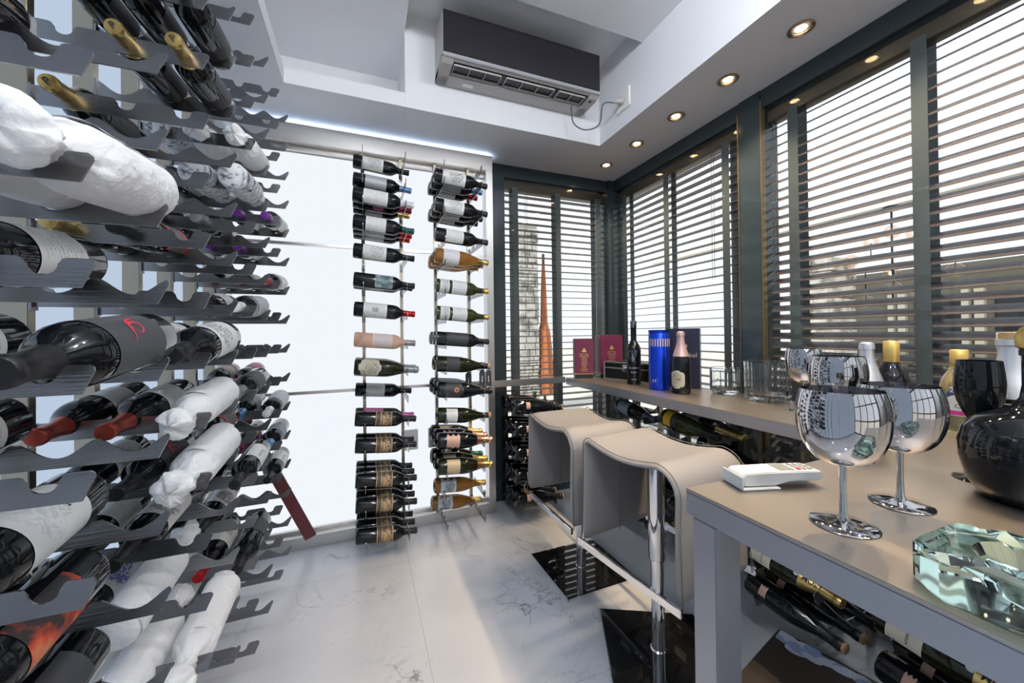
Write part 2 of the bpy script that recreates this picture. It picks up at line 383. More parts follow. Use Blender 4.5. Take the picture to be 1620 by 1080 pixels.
# ------------------------------------------------------------------ bottles
PROF = dict(
    bordeaux=[(0, .012), (.018, .006), (.030, 0), (.0355, .002), (.0375, .010), (.0375, .182), (.0366, .194), (.0335, .205), (.027, .216), (.0195, .226), (.0160, .238), (.0145, .252), (.0140, .282), (.0155, .284), (.0155, .292), (.0135, .295), (0, .2955)],
    burgundy=[(0, .012), (.02, .006), (.034, 0), (.0395, .003), (.041, .012), (.041, .135), (.0395, .158), (.035, .180), (.028, .203), (.021, .225), (.0165, .245), (.0148, .26), (.0145, .284), (.0162, .286), (.0162, .292), (.0135, .296), (0, .2965)],
    champagne=[(0, .014), (.02, .008), (.036, 0), (.0420, .004), (.0435, .014), (.0435, .140), (.0420, .160), (.037, .184), (.0305, .207), (.0235, .230), (.0190, .250), (.0170, .268), (.0165, .286), (.0185, .288), (.0185, .300), (.0165, .308), (.010, .311), (0, .3115)],
)
def rad_at(prof, z):
    for (r0, z0), (r1, z1) in zip(prof, prof[1:]):
        if z1 > z0 and z0 <= z <= z1: return r0+(r1-r0)*(z-z0)/(z1-z0)
    return prof[-3][0]
_bm = {}
def body_mesh(shape, mat, rs, ls, cut=None):
    k = ('b', shape, mat.name, rs, ls)
    if k not in _bm:
        P = [(r*rs, z*ls) for r, z in PROF[shape]]
        b = MB().lathe(P, 28); _bm[k] = b.mesh('bottle_glass', mat, autos=50)
    return _bm[k]
def cap_mesh(shape, mat, rs, ls, z0=.228):
    k = ('c', shape, mat.name, rs, ls, z0)
    if k not in _bm:
        P = [(r*rs, z*ls) for r, z in PROF[shape]]; zz = z0*ls
        pts = [(rad_at(P, zz)+.0007, zz)] + [(r+.0007, z) for r, z in P if z > zz and r > 0]
        pts[-1] = (pts[-1][0], pts[-1][1]+.0007); pts += [(pts[-1][0]*.75, pts[-1][1]+.0004), (0, pts[-1][1]+.0005)]
        _bm[k] = MB().lathe(pts, 24).mesh('capsule', mat, autos=45)
    return _bm[k]
def label_mesh(shape, mat, rs, ls, z0, z1, half, key='', clip=None):
    k = ('l', shape, mat.name, rs, ls, z0, z1, half, clip)
    if k not in _bm:
        P = [(r*rs, z*ls) for r, z in PROF[shape]]; V, F, U = [], [], []; na, nz = 22, 8
        for j in range(nz+1):
            z = (z0+(z1-z0)*j/nz)*ls; r = rad_at(P, z)+.0009; hf = half
            if clip == 'shield': t = j/nz; hf = half*(.25+.75*min(1, math.sqrt(max(0, 1-(2*t-1)**2))*1.25))
            if clip == 'wave': hf = half*(.8+.2*sin(5*j/nz*pi))
            for i in range(na+1):
                a = radians(hf)*(2*i/na-1); V.append((r*cos(a), r*sin(a), z)); U.append(((a/radians(half)+1)/2, j/nz))
        for j in range(nz):
            for i in range(na): q = j*(na+1)+i; F.append((q, q+1, q+na+2, q+na+1))
        _bm[k] = mesh('label', V, F, mat, U)
    return _bm[k]
def catmull(P, n=8):
    out = []; Q = [P[0]]+list(P)+[P[-1]]
    for i in range(1, len(Q)-2):
        for j in range(n):
            t = j/n; a, b, c, d = Q[i-1], Q[i], Q[i+1], Q[i+2]
            out.append(.5*((2*b)+(c-a)*t+(2*a-5*b+4*c-d)*t*t+(-a+3*b-3*c+d)*t**3))
    out.append(Q[-2]); return out
def swirl_mesh(r, z):
    m = MB()
    K = [(-.022, .024), (-.012, .015), (.001, .012), (.011, .003), (.012, -.011), (.004, -.019), (-.006, -.013), (-.008, -.002), (0, .007), (.013, .006), (.019, -.006), (.020, -.020)]
    path = [(p.x, p.y) for p in catmull([Vector((x, y, 0)) for x, y in K], 6)]
    V, F = [], []; n = len(path)
    for i, (x, y) in enumerate(path):
        w = .0004+.0017*abs(sin(pi*i/(n-1)*1.5))**1.2
        px, py = path[min(i+1, n-1)]; qx, qy = path[max(i-1, 0)]; dx, dy = px-qx, py-qy; l = math.hypot(dx, dy) or 1
        for s in (-1, 1):
            a = (x - s*dy/l*w)/r; zz = z + (y + s*dx/l*w); V.append(((r+.0006)*cos(a), (r+.0006)*sin(a), zz))
    for i in range(n-1): F.append((2*i, 2*i+1, 2*i+3, 2*i+2))
    m.add(V, F)
    me = mesh('swirl_emblem', m.V, m.F, red_ink, smooth=False); return me

STY = dict(   # shape, glass, capsule(mat,z0), labels[(mat, z0, z1, half, clip)], words, category
    claret=('bordeaux', glass_black, (black_cap, .235), [(LB['white'], .055, .150, 70, None)], 'dark bottle with white label and black capsule'),
    sketch=('bordeaux', glass_black, (black_cap, .235), [(LB['sketch'], .040, .165, 80, None)], 'dark bottle with sketched white label'),
    castle=('bordeaux', glass_black, (black_cap, .235), [(LB['castle'], .045, .155, 75, None)], 'dark bottle with castle drawing on white label'),
    silverblue=('bordeaux', glass_black, (blue_cap, .232), [(LB['silver'], .06, .165, 78, None)], 'dark bottle with silver label and blue capsule'),
    whitecap=('bordeaux', glass_black, (white_cap, .228), [(LB['white'], .05, .165, 78, None)], 'dark bottle with large white label and white capsule'),
    maroon=('bordeaux', glass_black, (maroon_cap, .228), [(LB['pink'], .10, .15, 70, None)], 'dark bottle with maroon capsule'),
    goldcap=('bordeaux', glass_black, (gold, .23), [(LB['white'], .06, .15, 75, None)], 'dark bottle with white label and gold capsule'),
    redcap=('bordeaux', glass_black, (red_cap, .235), [(LB['white'], .045, .155, 78, None)], 'dark bottle with white label and red capsule'),
    greencap=('bordeaux', glass_black, (green_cap, .235), [(LB['white'], .06, .155, 75, None)], 'dark bottle with green capsule'),
    facelabel=('bordeaux', glass_black, (black_cap, .232), [(LB['face'], .10, .185, 60, None)], 'dark bottle with photographic blue-grey label'),
    blackout=('bordeaux', glass_black, (black_cap, .232), [(LB['matte'], .07, .16, 60, None)], 'dark bottle with charcoal label'),
    textblack=('bordeaux', glass_black, (black_cap, .232), [(LB['black'], .05, .17, 75, None)], 'dark bottle with finely printed black label'),
    ornate=('bordeaux', glass_black, (black_cap, .228), [(LB['ornate'], .095, .175, 80, None)], 'dark bottle with ornate black and gold label'),
    rosewine=('bordeaux', glass_rose, (grey_cap, .246), [(LB['clearprint'], .085, .20*.9, 60, None)], 'pale rose wine bottle with grey capsule'),
    pinkcap=('bordeaux', glass_olive, (pbr('bright_pink_foil', (.55, .12, .3), .3, .3), .235), [(LB['pink'], .04, .135, 70, None)], 'dark bottle with pink label and pink capsule'),
    brownlabel=('bordeaux', glass_black, (black_cap, .235), [(LB['brown'], .05, .16, 85, None)], 'dark bottle with brown and white label'),
    greycap=('bordeaux', glass_black, (grey_cap, .23), [(LB['black'], .08, .18, 80, None)], 'dark bottle with black label and grey capsule'),
    bluecap=('bordeaux', glass_black, (blue_cap, .235), [(LB['bluegrey'], .09, .2*.85, 90, None)], 'dark bottle with blue capsule'),
    greylabel=('bordeaux', glass_black, (white_cap, .235), [(LB['silver'], .02, .17, 100, None)], 'dark bottle with silver-grey label and white capsule'),
    purple=('bordeaux', glass_black, (purple_cap, .235), [(LB['white'], .01, .165, 100, None)], 'dark bottle with purple capsule'),
    redsmall=('bordeaux', glass_black, (red_cap, .262), [(LB['white'], .05, .17, 90, None)], 'dark bottle with white label and short red capsule'),
    redgrey=('bordeaux', glass_black, (black_cap, .235), [(LB['redgrey'], .05, .15, 85, None)], 'dark bottle with black and red label'),
    redbronze=('bordeaux', glass_black, (copper_cap, .232), [(LB['white'], .07, .15, 75, None)], 'dark bottle with white label and coppery red capsule'),
    goldtop=('bordeaux', glass_black, (gold, .222), [(LB['black'], .05, .17, 70, None)], 'dark bottle with black label and gold capsule'),
    swirl=('bordeaux', glass_black, (black_cap, .232), [(LB['charprint'], .05, .178, 85, None)], 'dark bottle with red swirl on charcoal label'),
    bignote=('bordeaux', glass_black, (black_cap, .235), [(LB['letter'], .05, .155, 60, None)], 'dark bottle with large white-lettered label'),
    portrait=('bordeaux', glass_black, (black_cap, .235), [(LB['portrait'], .06, .19*.9, 80, None)], 'dark bottle with portrait drawing label'),
    blueface=('bordeaux', glass_black, (black_cap, .235), [(LB['blueface'], .05, .175, 90, None)], 'dark bottle with blue portrait label'),
    bare=('bordeaux', glass_black, (black_cap, .235), [(LB['matte'], .05, .13, 40, None)], 'black bottle with its label turned away'),
    fire=('bordeaux', glass_black, (black_cap, .235), [(LB['fire'], .06, .19*.9, 95, None)], 'dark bottle with flame-coloured label'),
    cream=('bordeaux', glass_black, (black_cap, .235), [(LB['plain'], .055, .165, 100, None)], 'black bottle with broad pale label'),
    greenwhite=('bordeaux', glass_green, (gold, .27), [(LB['castle'], .02, .07, 80, None), (LB['white'], .085, .165, 80, None)], 'green bottle with two white labels'),
    burg=('burgundy', glass_olive, (black_cap, .245), [(LB['matte'], .04, .11, 60, None)], 'sloping-shouldered black bottle with charcoal label'),
    burgcork=('burgundy', glass_olive, (black_cap, .245), [(LB['matte'], .05, .12, 60, None)], 'black burgundy bottle with bare cork'),
    burgwhite=('burgundy', glass_olive, (black_cap, .262), [(LB['white'], .045, .105, 60, None)], 'olive burgundy bottle with small white label'),
    shield=('champagne', glass_olive, (grey_cap, .235), [(LB['tan'], .02, .125, 62, 'shield')], 'champagne bottle with shield-shaped pale label'),
    emblem=('champagne', glass_black, (black_cap, .235), [(LB['black'], .03, .14, 60, 'shield')], 'black sparkling bottle with orange ring emblem'),
    sparkrose=('champagne', glass_black, (rosegold, .215), [(LB['rose'], .045, .115, 60, 'wave')], 'sparkling bottle with rose-gold foil'),
    sparkgold=('champagne', glass_olive, (gold, .215), [(LB['gold'], .045, .115, 60, None)], 'sparkling bottle with gold foil'),
    sparkgreen=('champagne', glass_olive, (green_cap, .23), [(LB['tan'], .05, .11, 60, None)], 'sparkling bottle with green foil'),
    chard=('burgundy', glass_brown, (gold, .235), [(LB['ribbon'], .03, .115, 75, 'wave')], 'amber white-wine bottle with scrolled label'),
    amber=('burgundy', glass_amber, (gold, .235), [(LB['white'], .04, .125, 75, None)], 'golden bottle with white label'),
    moet=('champagne', glass_olive, (gold, .192), [(LB['cream'], .03, .105, 65, None)], 'champagne bottle with gold lettered foil'),
    yellow=('champagne', glass_green, (black_cap, .235), [(LB['yellow'], .03, .075, 65, None), (LB['black'], .08, .11, 65, None)], 'champagne bottle with yellow label'),
    blueneck=('burgundy', glass_black, (pbr('slate_foil', (.10, .13, .18), .35, .3), .22), [(LB['bluegrey'], .03, .12, 80, None)], 'dark bottle with slate-blue label'),
    corkchamp=('champagne', glass_black, (black_cap, .24), [(LB['rose'], .06, .085, 30, 'wave')], 'black sparkling bottle with cork top'),
)
def bottle(style, base, d, face, name='wine_bottle', rs=1.0, ls=1.0):
    sh, gm, cp, labs, words = STY[style]
    o = obj(name, body_mesh(sh, gm, rs, ls)); o.matrix_world = frame_from(d, face, base)
    obj('capsule', cap_mesh(sh, cp[0], rs, ls, cp[1]), o)
    P = [(r*rs, z*ls) for r, z in PROF[sh]]; R = P[4][0]
    for (lm, z0, z1, hf, clip) in labs: obj('label', label_mesh(sh, lm, rs, ls, z0, z1, hf, clip=clip), o)
    if style in ('moet',):
        key = 'moettxt'
        if key not in _bm: _bm[key] = text_on_cyl('lettering', 'MOËT', .0205, .021, .2295, dark_text, along=True, rfun=lambda z: rad_at(P, z)+.0021)
        if 'moetl' not in _bm: _bm['moetl'] = text_on_cyl('lettering', 'MOËT & CHANDON', .0085, R, .075, dark_text, rfun=lambda z: R+.0014)
        obj('foil_lettering', _bm[key], o); obj('label_lettering', _bm['moetl'], o)
        if 'seal' not in _bm:
            rr = rad_at(P, .186)+.003; _bm['seal'] = mesh('seal', [(rr-.0004*0, .009*cos(2*pi*i/16), .186+.009*sin(2*pi*i/16)) for i in range(16)], [tuple(range(16))], white_cap)
        obj('foil_seal', _bm['seal'], o)
    if style == 'ornate':
        if 'casa' not in _bm: _bm['casa'] = text_on_cyl('lettering', 'CASA', .015, R, .135, gold_ink, rfun=lambda z: R+.001)
        obj('label_lettering', _bm['casa'], o)
    if style == 'swirl':
        k = ('sw', rs); 
        if k not in _bm: _bm[k] = swirl_mesh(R+.001, .115*ls)
        obj('swirl_emblem', _bm[k], o)
    if style == 'bignote':
        if 'bigj' not in _bm: _bm['bigj'] = text_on_cyl('lettering', 'J', .07, R, .12, grey_plastic, rfun=lambda z: R+.001)
        obj('label_lettering', _bm['bigj'], o)
    if style == 'redcap' :
        if 'sticks' not in _bm:
            V, F = [], []
            for i in range(5):
                a0 = (-.008+.004*i)/R; a1 = a0+.0015/R; q = R+.0014
                n = len(V); V += [(q*cos(a0), q*sin(a0), .085), (q*cos(a1), q*sin(a1), .085), (q*cos(a1), q*sin(a1), .115), (q*cos(a0), q*sin(a0), .115)]; F.append((n, n+1, n+2, n+3))
            _bm['sticks'] = mesh('tally', V, F, dark_text, smooth=False)
        obj('label_emblem', _bm['sticks'], o)
    if style == 'emblem':
        if 'ring' not in _bm:
            V, F = [], []
            for i in range(24):
                for q in (.006, .012):
                    a = 2*pi*i/24; V.append(((R+.0015)*cos(q*cos(a)/R), (R+.0015)*sin(q*cos(a)/R), .1+q*sin(a)))
            for i in range(24): F.append((2*i, 2*i+1, (2*i+3) % 48, (2*i+2) % 48))
            _bm['ring'] = mesh('ring', V, F, pbr('orange_ink', (.8, .3, .1), .5), smooth=False)
        obj('ring_emblem', _bm['ring'], o)
    if style == 'cream':
        k = ('mak', rs)
        if k not in _bm: _bm[k] = text_on_cyl('lettering', 'MASCOTA', .0075*rs, R, .088*ls, dark_text, rfun=lambda z: R+.001)
        obj('label_lettering', _bm[k], o)
    if style == 'goldtop':
        k = ('P', rs)
        if k not in _bm:
            V, F = text_pts('P', .02); zt = max(z for r, z in P)+.0022; _bm[k] = mesh('initial', [(x, y, zt) for x, y, _ in V], F, dark_text, smooth=False)
        obj('capsule_initial', _bm[k], o)
    if style in ('burgcork', 'corkchamp', 'burgwhite'):
        if ('ck', sh) not in _bm:
            zt = max(z for r, z in P); _bm[('ck', sh)] = MB().lathe([(.0172, zt-.012), (.0172, zt+.004), (.014, zt+.006), (0, zt+.006)], 18).mesh('cork', cork_mat, autos=40)
        obj('cork', _bm[('ck', sh)], o)
    return o
def wrapped(base, d, face, seed, rs=1.0, ls=1.0, mat=None, news=False, flip=False):
    """a bottle wrapped in tissue paper: smooth roll over the body, creased shoulder, crumpled twist at the neck"""
    rnd = random.Random(seed); V, F = [], []; seg, rings = 48, 46; L = .30*ls
    off = Vector((rnd.random()*9, rnd.random()*9, 0))
    for j in range(rings+1):
        t = j/rings; z = t*L
        if t < .60: r = .0425
        elif t < .82: s = (t-.60)/.22; r = .0425 + (.020-.0425)*(3*s*s-2*s**3)
        elif t < .92: s = (t-.82)/.10; r = .020 + .015*s*(2-s)
        else: s = (t-.92)/.08; r = .035*math.sqrt(max(.02, 1-s*s*.97))
        if t < .03: r *= .80 + .2*(t/.03)
        w_ = 0 if t < .55 else min(1, (t-.55)/.3)
        for i in range(seg):
            a = 2*pi*i/seg; c_, s_ = cos(a), sin(a)
            lo = noise.noise(Vector((c_*1.1, s_*1.1, t*5))+off); hi = abs(noise.noise(Vector((c_*2.2, s_*2.2, t*13))+off*2)); fine = abs(noise.noise(Vector((c_*4, s_*4, t*24))+off*3))
            rr = r*rs*(1+w_*(.32*lo-.30*hi-.14*fine)) - (.0012+.0016*news)*rs*hi; ph = a + .7*w_*lo
            V.append((rr*cos(ph), rr*sin(ph), z + w_*.016*lo*(t > .8)))
    for j in range(rings):
        for i in range(seg): k = (i+1) % seg; F.append((j*seg+i, j*seg+k, (j+1)*seg+k, (j+1)*seg+i))
    # closed foot and gathered top
    c0 = len(V); V.append((0, 0, .004)); c1 = len(V); V.append((0, 0, L-.012))
    for i in range(seg): k = (i+1) % seg; F.append((k, i, c0)); F.append((rings*seg+i, rings*seg+k, c1))
    me = mesh('paper_wrap', V, F, mat or paper)
    o = obj('wrapped_bottle', me); o.matrix_world = frame_from(d, face, base)
    # loose overlapping sheet edge on the roll
    V, F = [], []
    for j in range(15):
        z = L*(.02+.6*j/14)
        for i in range(8):
            a = .2 + i*.16; q = (.0425*rs+.0010+.0014*(i/7))+.0006*noise.noise(Vector((i*.4, z*40, seed))); V.append((q*cos(a), q*sin(a), z))
    for j in range(14):
        for i in range(7): q = j*8+i; F.append((q, q+1, q+9, q+8))
    obj('paper_flap', mesh('paper_flap', V, F, mat or paper), o)
    return o

# ------------------------------------------------------------------ racks
def arc(cx, cz, r, a0, a1, n): return [(cx+r*cos(radians(a0+(a1-a0)*i/n)), cz+r*sin(radians(a0+(a1-a0)*i/n))) for i in range(n+1)]
def arm_mesh(kind):
    top = []
    if kind == 'body':
        prev = 0; top = [(0, -.008), (.004, -.004)]
        for c in (.049, .147, .245):
            for i in range(13):
                t = -1+2*i/12; top.append((c+t*.044, -.026*cos(t*pi/2)**1.2 - .001))
        top += [(.291, 0), (.2935, -.003), (.294, -.008)]
        poly = [(0, -.043), (.278, -.043)][::-1]
    else:
        top = [(0, 0)]
        for c in (.049, .147, .245):
            top += [(c-.024, 0), (c-.019, -.0015), (c-.0165, -.006)] + arc(c, -.0075, .0150, 180, 360, 8) + [(c+.0165, -.006), (c+.019, -.0015), (c+.024, 0)]
        top += [(.289, 0), (.293, -.003), (.294, -.008)]
        poly = [(0, -.038), (.281, -.038)][::-1]
    pts = top + poly
    m = MB().prism(pts, -.0016, .0016, 1)
    m.box(-.004, .004, -.009, .009, -.045, .0, 0)
    return m.mesh(kind+'_arm', steel_arm)
ARM = dict(body=arm_mesh('body'), neck=arm_mesh('neck'))
ARMNAME = dict(body='bottle_arm', neck='neck_arm')
def row_T(k, key=''): return 1.2135+.1365*k+ROWDZ.get(key, {}).get(k, 0)
ROWDZ = dict(B1={6: .01, 5: .010, 4: .036, 3: .036, 2: .030, 1: .024, 0: .014, -4: .018, -5: .022, -6: -.014, -8: -.014}, B2={5: .05, 4: .03, 3: .008, 2: .032, 1: .008})
RACKS = {}
def rack(key, label, org, outward, along, rows, z0, z1, span=.2019, group=None, post_d=.04, post_w=.02):
    """org: foot point of the body post front; outward: into the room; along: from body arm to neck arm"""
    O = Vector(org); out = Vector(outward); al = Vector(along); ang = math.atan2(out.y, out.x)
    root = obj('wine_rack', None, loc=O); tag(root, label, 'wine rack', group)
    for s in (0, span):
        p = al*s
        m = MB(); a = p - out*post_d - al*post_w/2; b = p + al*post_w/2
        m.box(min(a.x, b.x), max(a.x, b.x), min(a.y, b.y), max(a.y, b.y), z0, z1)
        obj('post', m.mesh('post', steel_post, bevel=.0012), root)
    for k in rows:
        for kind, s in (('body', 0), ('neck', span)):
            p = al*s; obj(ARMNAME[kind], ARM[kind], root, loc=(p.x, p.y, row_T(k, key)), rot=(0, 0, ang))
    RACKS[key] = (O, out, al, span)
def slot(key, k, s, rs=1.0, push=0.0, flip=False, ls=1.0):
    """base point and direction of a bottle lying in slot s (0 outermost) of row k"""
    O, out, al, span = RACKS[key]; T = row_T(k, key) + (.007 if rs > 1.1 else 0); off = (.245, .147, .049)[s]
    pb = O + out*off + Vector((0, 0, T-.026+.0375*rs)); pn = O + out*off + al*span + Vector((0, 0, T-.022+.0155*rs))
    d = (pn-pb).normalized()
    if flip: d = -d; base = pn - d*(.06)
    else: base = pb - d*.047
    return base + al*push*0 + (d*push), d
SL = ('outermost', 'middle', 'innermost')
ORD = ['zeroth', 'first', 'second', 'third', 'fourth', 'fifth', 'sixth', 'seventh', 'eighth', 'ninth', 'tenth', 'eleventh', 'twelfth', 'thirteenth', 'fourteenth', 'fifteenth', 'sixteenth', 'seventeenth']
RNAME = dict(L0='nearest left-wall column', L1='second left-wall column', L2='third left-wall column', L3='fourth left-wall column', L4='farthest left-wall column',
             B1='left back-wall column', B2='right back-wall column', C='corner rack by window',
             R1='farthest under-worktop rack', R2='middle under-worktop rack', R3='near under-table rack', R4='nearest under-table rack')
TOPROW = dict(L0=6, L1=6, L2=6, L3=6, L4=6, B1=6, B2=6, C=-4, R1=-4, R2=-4, R3=-4, R4=-4)
def put(key, k, s, style, face=None, rs=1.0, ls=1.0, push=0.0, flip=False, seed=0, words=None):
    base, d = slot(key, k, s, rs, push, flip, ls); out = RACKS[key][1]
    if face is None:
        face = (.75, -.15, .6) if key[0] == 'L' else ((0, -1, .1) if key[0] in 'B' else ((0, -1, .15) if key[0] == 'C' else (-.8, 0, .55)))
    pos = f'{SL[s]}, {ORD[TOPROW[key]-k+1]} row down, {RNAME[key]}'
    grp = {'L': 'bottles in the left wall rack', 'B': 'bottles on the white back wall', 'C': 'bottles in the corner rack', 'R': 'bottles in the racks under the worktop'}[key[0]]
    if style in ('wrap', 'news'):
        o = wrapped(base, d, face, seed or (k*31+s*7+len(key)+200), rs, ls, newsprint if style == 'news' else None, style == 'news', flip)
        w = words or ('newsprint-wrapped bottle' if style == 'news' else 'bottle wrapped in white tissue')
        tag(o, f'{w}, {pos}', 'wrapped bottle', grp)
    else:
        if style in ('claret', 'sketch', 'castle') and rs > 1.1: pass
        o = bottle(style, base, d, face, 'magnum_bottle' if rs > 1.15 else 'wine_bottle', rs, ls)
        w = words or STY[style][4]; w = ' '.join(w.split()[:7])
        tag(o, f'{w}, {pos}', 'bottle', grp)
    return o

# ================================================================== THE ROOM
XL, XR, YB, YR, CZ = -.71, 1.765, 2.385, -1.75, 2.25     # wall planes, soffit height
structure(obj('floor', box_mesh('floor', XL-.1, XR+.12, YR-.1, YB+.12, -.08, 0, marble_m)))
m = MB()
m.box(XL-.1, XR+.2, 2.36, YB+.2, CZ, 2.9)
m.box(XL-.1, -.45, YR-.1, 2.36, CZ, 2.9); m.box(-.45, -.321, YR-.1, 2.34, CZ, CZ+.02)   # soffit along the left wall
m.box(1.354, XR+.2, YR-.1, 2.36, CZ, 2.9)                         # soffit over the worktop
m.box(.207, 1.354, 1.948, 2.36, CZ, 2.9)                          # the block that carries the cooler
m.box(-.45, .207, 2.34, 2.36, CZ, 2.9)
m.box(-.45, 1.354, YR-.1, -1.35, CZ+.021, 2.9)
m.box(-.45, .207, -1.35, 2.34, 2.625, 2.9)
m.box(.207, 1.354, -1.35, 1.56, 2.605, 2.9)
m.box(.207, 1.354, 1.56, 1.948, 2.72, 2.9)
structure(obj('ceiling', m.mesh('ceiling', paint)))
m = MB(); m.box(-.321, .2065, 1.948, 1.972, CZ+.0005, 2.322); m.box(-.345, -.3215, -1.345, 1.972, CZ+.0205, 2.322)
m.box(-.3205, .2065, 1.972, 2.339, CZ+.0005, CZ+.02)
structure(obj('trim_1', m.mesh('recess_lip', paint)))
# left wall: white panels, given a glow, between dark joints, a steel stile in the corner
structure(obj('wall_left', box_mesh('wall_left', XL-.1, XL-.02, YR-.1, YB+.1, 0, CZ, paint)))
yy = YR
m = MB(); j = MB()
for y in np.arange(2.22, YR+.3, -.81): m.box(XL-.02, XL, y-.80, y, .06, 2.2)
o = structure(obj('wall_left_panels', m.mesh('panel', glow_left)))
for y in np.arange(2.225, YR+.3, -.81): j.box(XL-.02, XL+.004, y-.006, y+.006, 0, CZ)
j.box(XL-.02, XL+.03, YR, 2.23, 0, .06); j.box(XL-.02, XL+.05, YR, 2.23, 2.19, 2.237)
structure(obj('trim_2', j.mesh('panel_joint', steel_frame)))
# back wall with the luminous panel and its steel frame
structure(obj('wall_back', box_mesh('wall_back', XL-.1, .80, 2.36, 2.46, 0, CZ, paint)))
m = MB()
for z0_, z1_ in ((.075, .80), (.812, 1.60), (1.612, 2.10)): m.box(XL, .73, 2.325, 2.34, z0_, z1_)
structure(obj('wall_back_panels', m.mesh('panel', led_back)))
m = MB(); m.box(XL, .765, 2.25, 2.36, 2.13, 2.226); m.box(XL, .765, 2.25, 2.36, 0.0, .062)
m.box(.722, .765, 2.25, 2.36, .062, 2.13); m.box(-.66, -.62, 2.225, 2.36, 0, 2.13)
m.box(XL, .73, 2.300, 2.325, .798, .814); m.box(XL, .73, 2.300, 2.325, 1.598, 1.614); m.box(XL, .73, 2.30, 2.325, 2.108, 2.13); m.box(XL, .73, 2.30, 2.325, .062, .078)
structure(obj('trim_3', m.mesh('rack_frame', steel_frame, bevel=.002)))
# wall sockets on the panel
for i, x in enumerate((.255, .405)):
    r = obj('wall_socket', box_mesh('socket', x-.045, x+.045, 2.313, 2.325, .43, .55, white_plastic, .004))
    tag(r, ('white switch plate beside the left bottle column' if i == 0 else 'white switch plate behind the right bottle column'), 'switch', 'switch plates on the back panel')
    obj('rocker', box_mesh('rocker', x-.016, x+.016, 2.309, 2.3135, .455, .525, white_plastic, .002), r)
# right wall and back glazing: posts, head rails
def wallframe():
    m = MB()
    m.box(.80, .895, YB, YB+.09, 0, CZ); m.box(1.715, 1.86, YB-.02, YB+.12, 0, CZ)      # back posts
    m.box(.895, 1.715, YB, YB+.09, 2.165, CZ); m.box(.895, 1.715, YB, YB+.09, 0, .05)
    return m.mesh('back_frame', dark_frame, bevel=.002)
structure(obj('window_1', wallframe()))
m = MB(); m.box(.765, .80, YB-.03, YB+.05, 0, CZ); structure(obj('trim_4', m.mesh('jamb', dark_frame, bevel=.002)))
m = MB()
m.box(XR, XR+.09, 1.345, YB-.02, 2.165, CZ); m.box(XR, XR+.09, 1.345, YB-.02, 0, .05); m.box(XR-.004, XR+.12, 1.235, 1.345, 0, CZ)
structure(obj('window_2', m.mesh('side_frame', dark_frame, bevel=.002)))
m = MB()
m.box(XR, XR+.09, YR, 1.235, 2.165, CZ); m.box(XR, XR+.09, YR, 1.235, 0, .05); m.box(XR-.004, XR+.12, YR, YR+.1, 0, CZ); m.box(XR-.002, XR+.1, -.56, -.46, 0, CZ)
structure(obj('window_3', m.mesh('near_frame', dark_frame, bevel=.002)))
for n, a in (('window_pane', (.895, 1.715, YB+.012, YB+.016, .05, 2.165)), ('window_pane', (XR+.012, XR+.016, 1.345, YB-.02, .05, 2.165)), ('window_pane', (XR+.012, XR+.016, -.46, 1.235, .05, 2.165)), ('window_pane', (XR+.012, XR+.016, YR+.1, -.56, .05, 2.165))):
    structure(obj(n, box_mesh('pane', *a, pane)))
# brass edging of the mullion
m = MB(); m.box(XR-.006, XR+.02, 1.228, 1.235, 0, 2.2); m.box(XR-.006, XR+.02, 1.345, 1.352, 0, 2.2)
structure(obj('trim_5', m.mesh('edging', pbr('bronze_edge', (.22, .17, .10), .35, .8))))
# rear wall behind the viewpoint: glazed grid
m = MB()
for x in np.arange(XL, XR+.01, (XR-XL)/4): m.box(x-.03, x+.03, YR-.06, YR, 0, CZ)
for z in (0.0, .72, 1.5, CZ-.04): m.box(XL, XR, YR-.06, YR, z, z+.05)
structure(obj('window_4', m.mesh('rear_grid', dark_frame)))

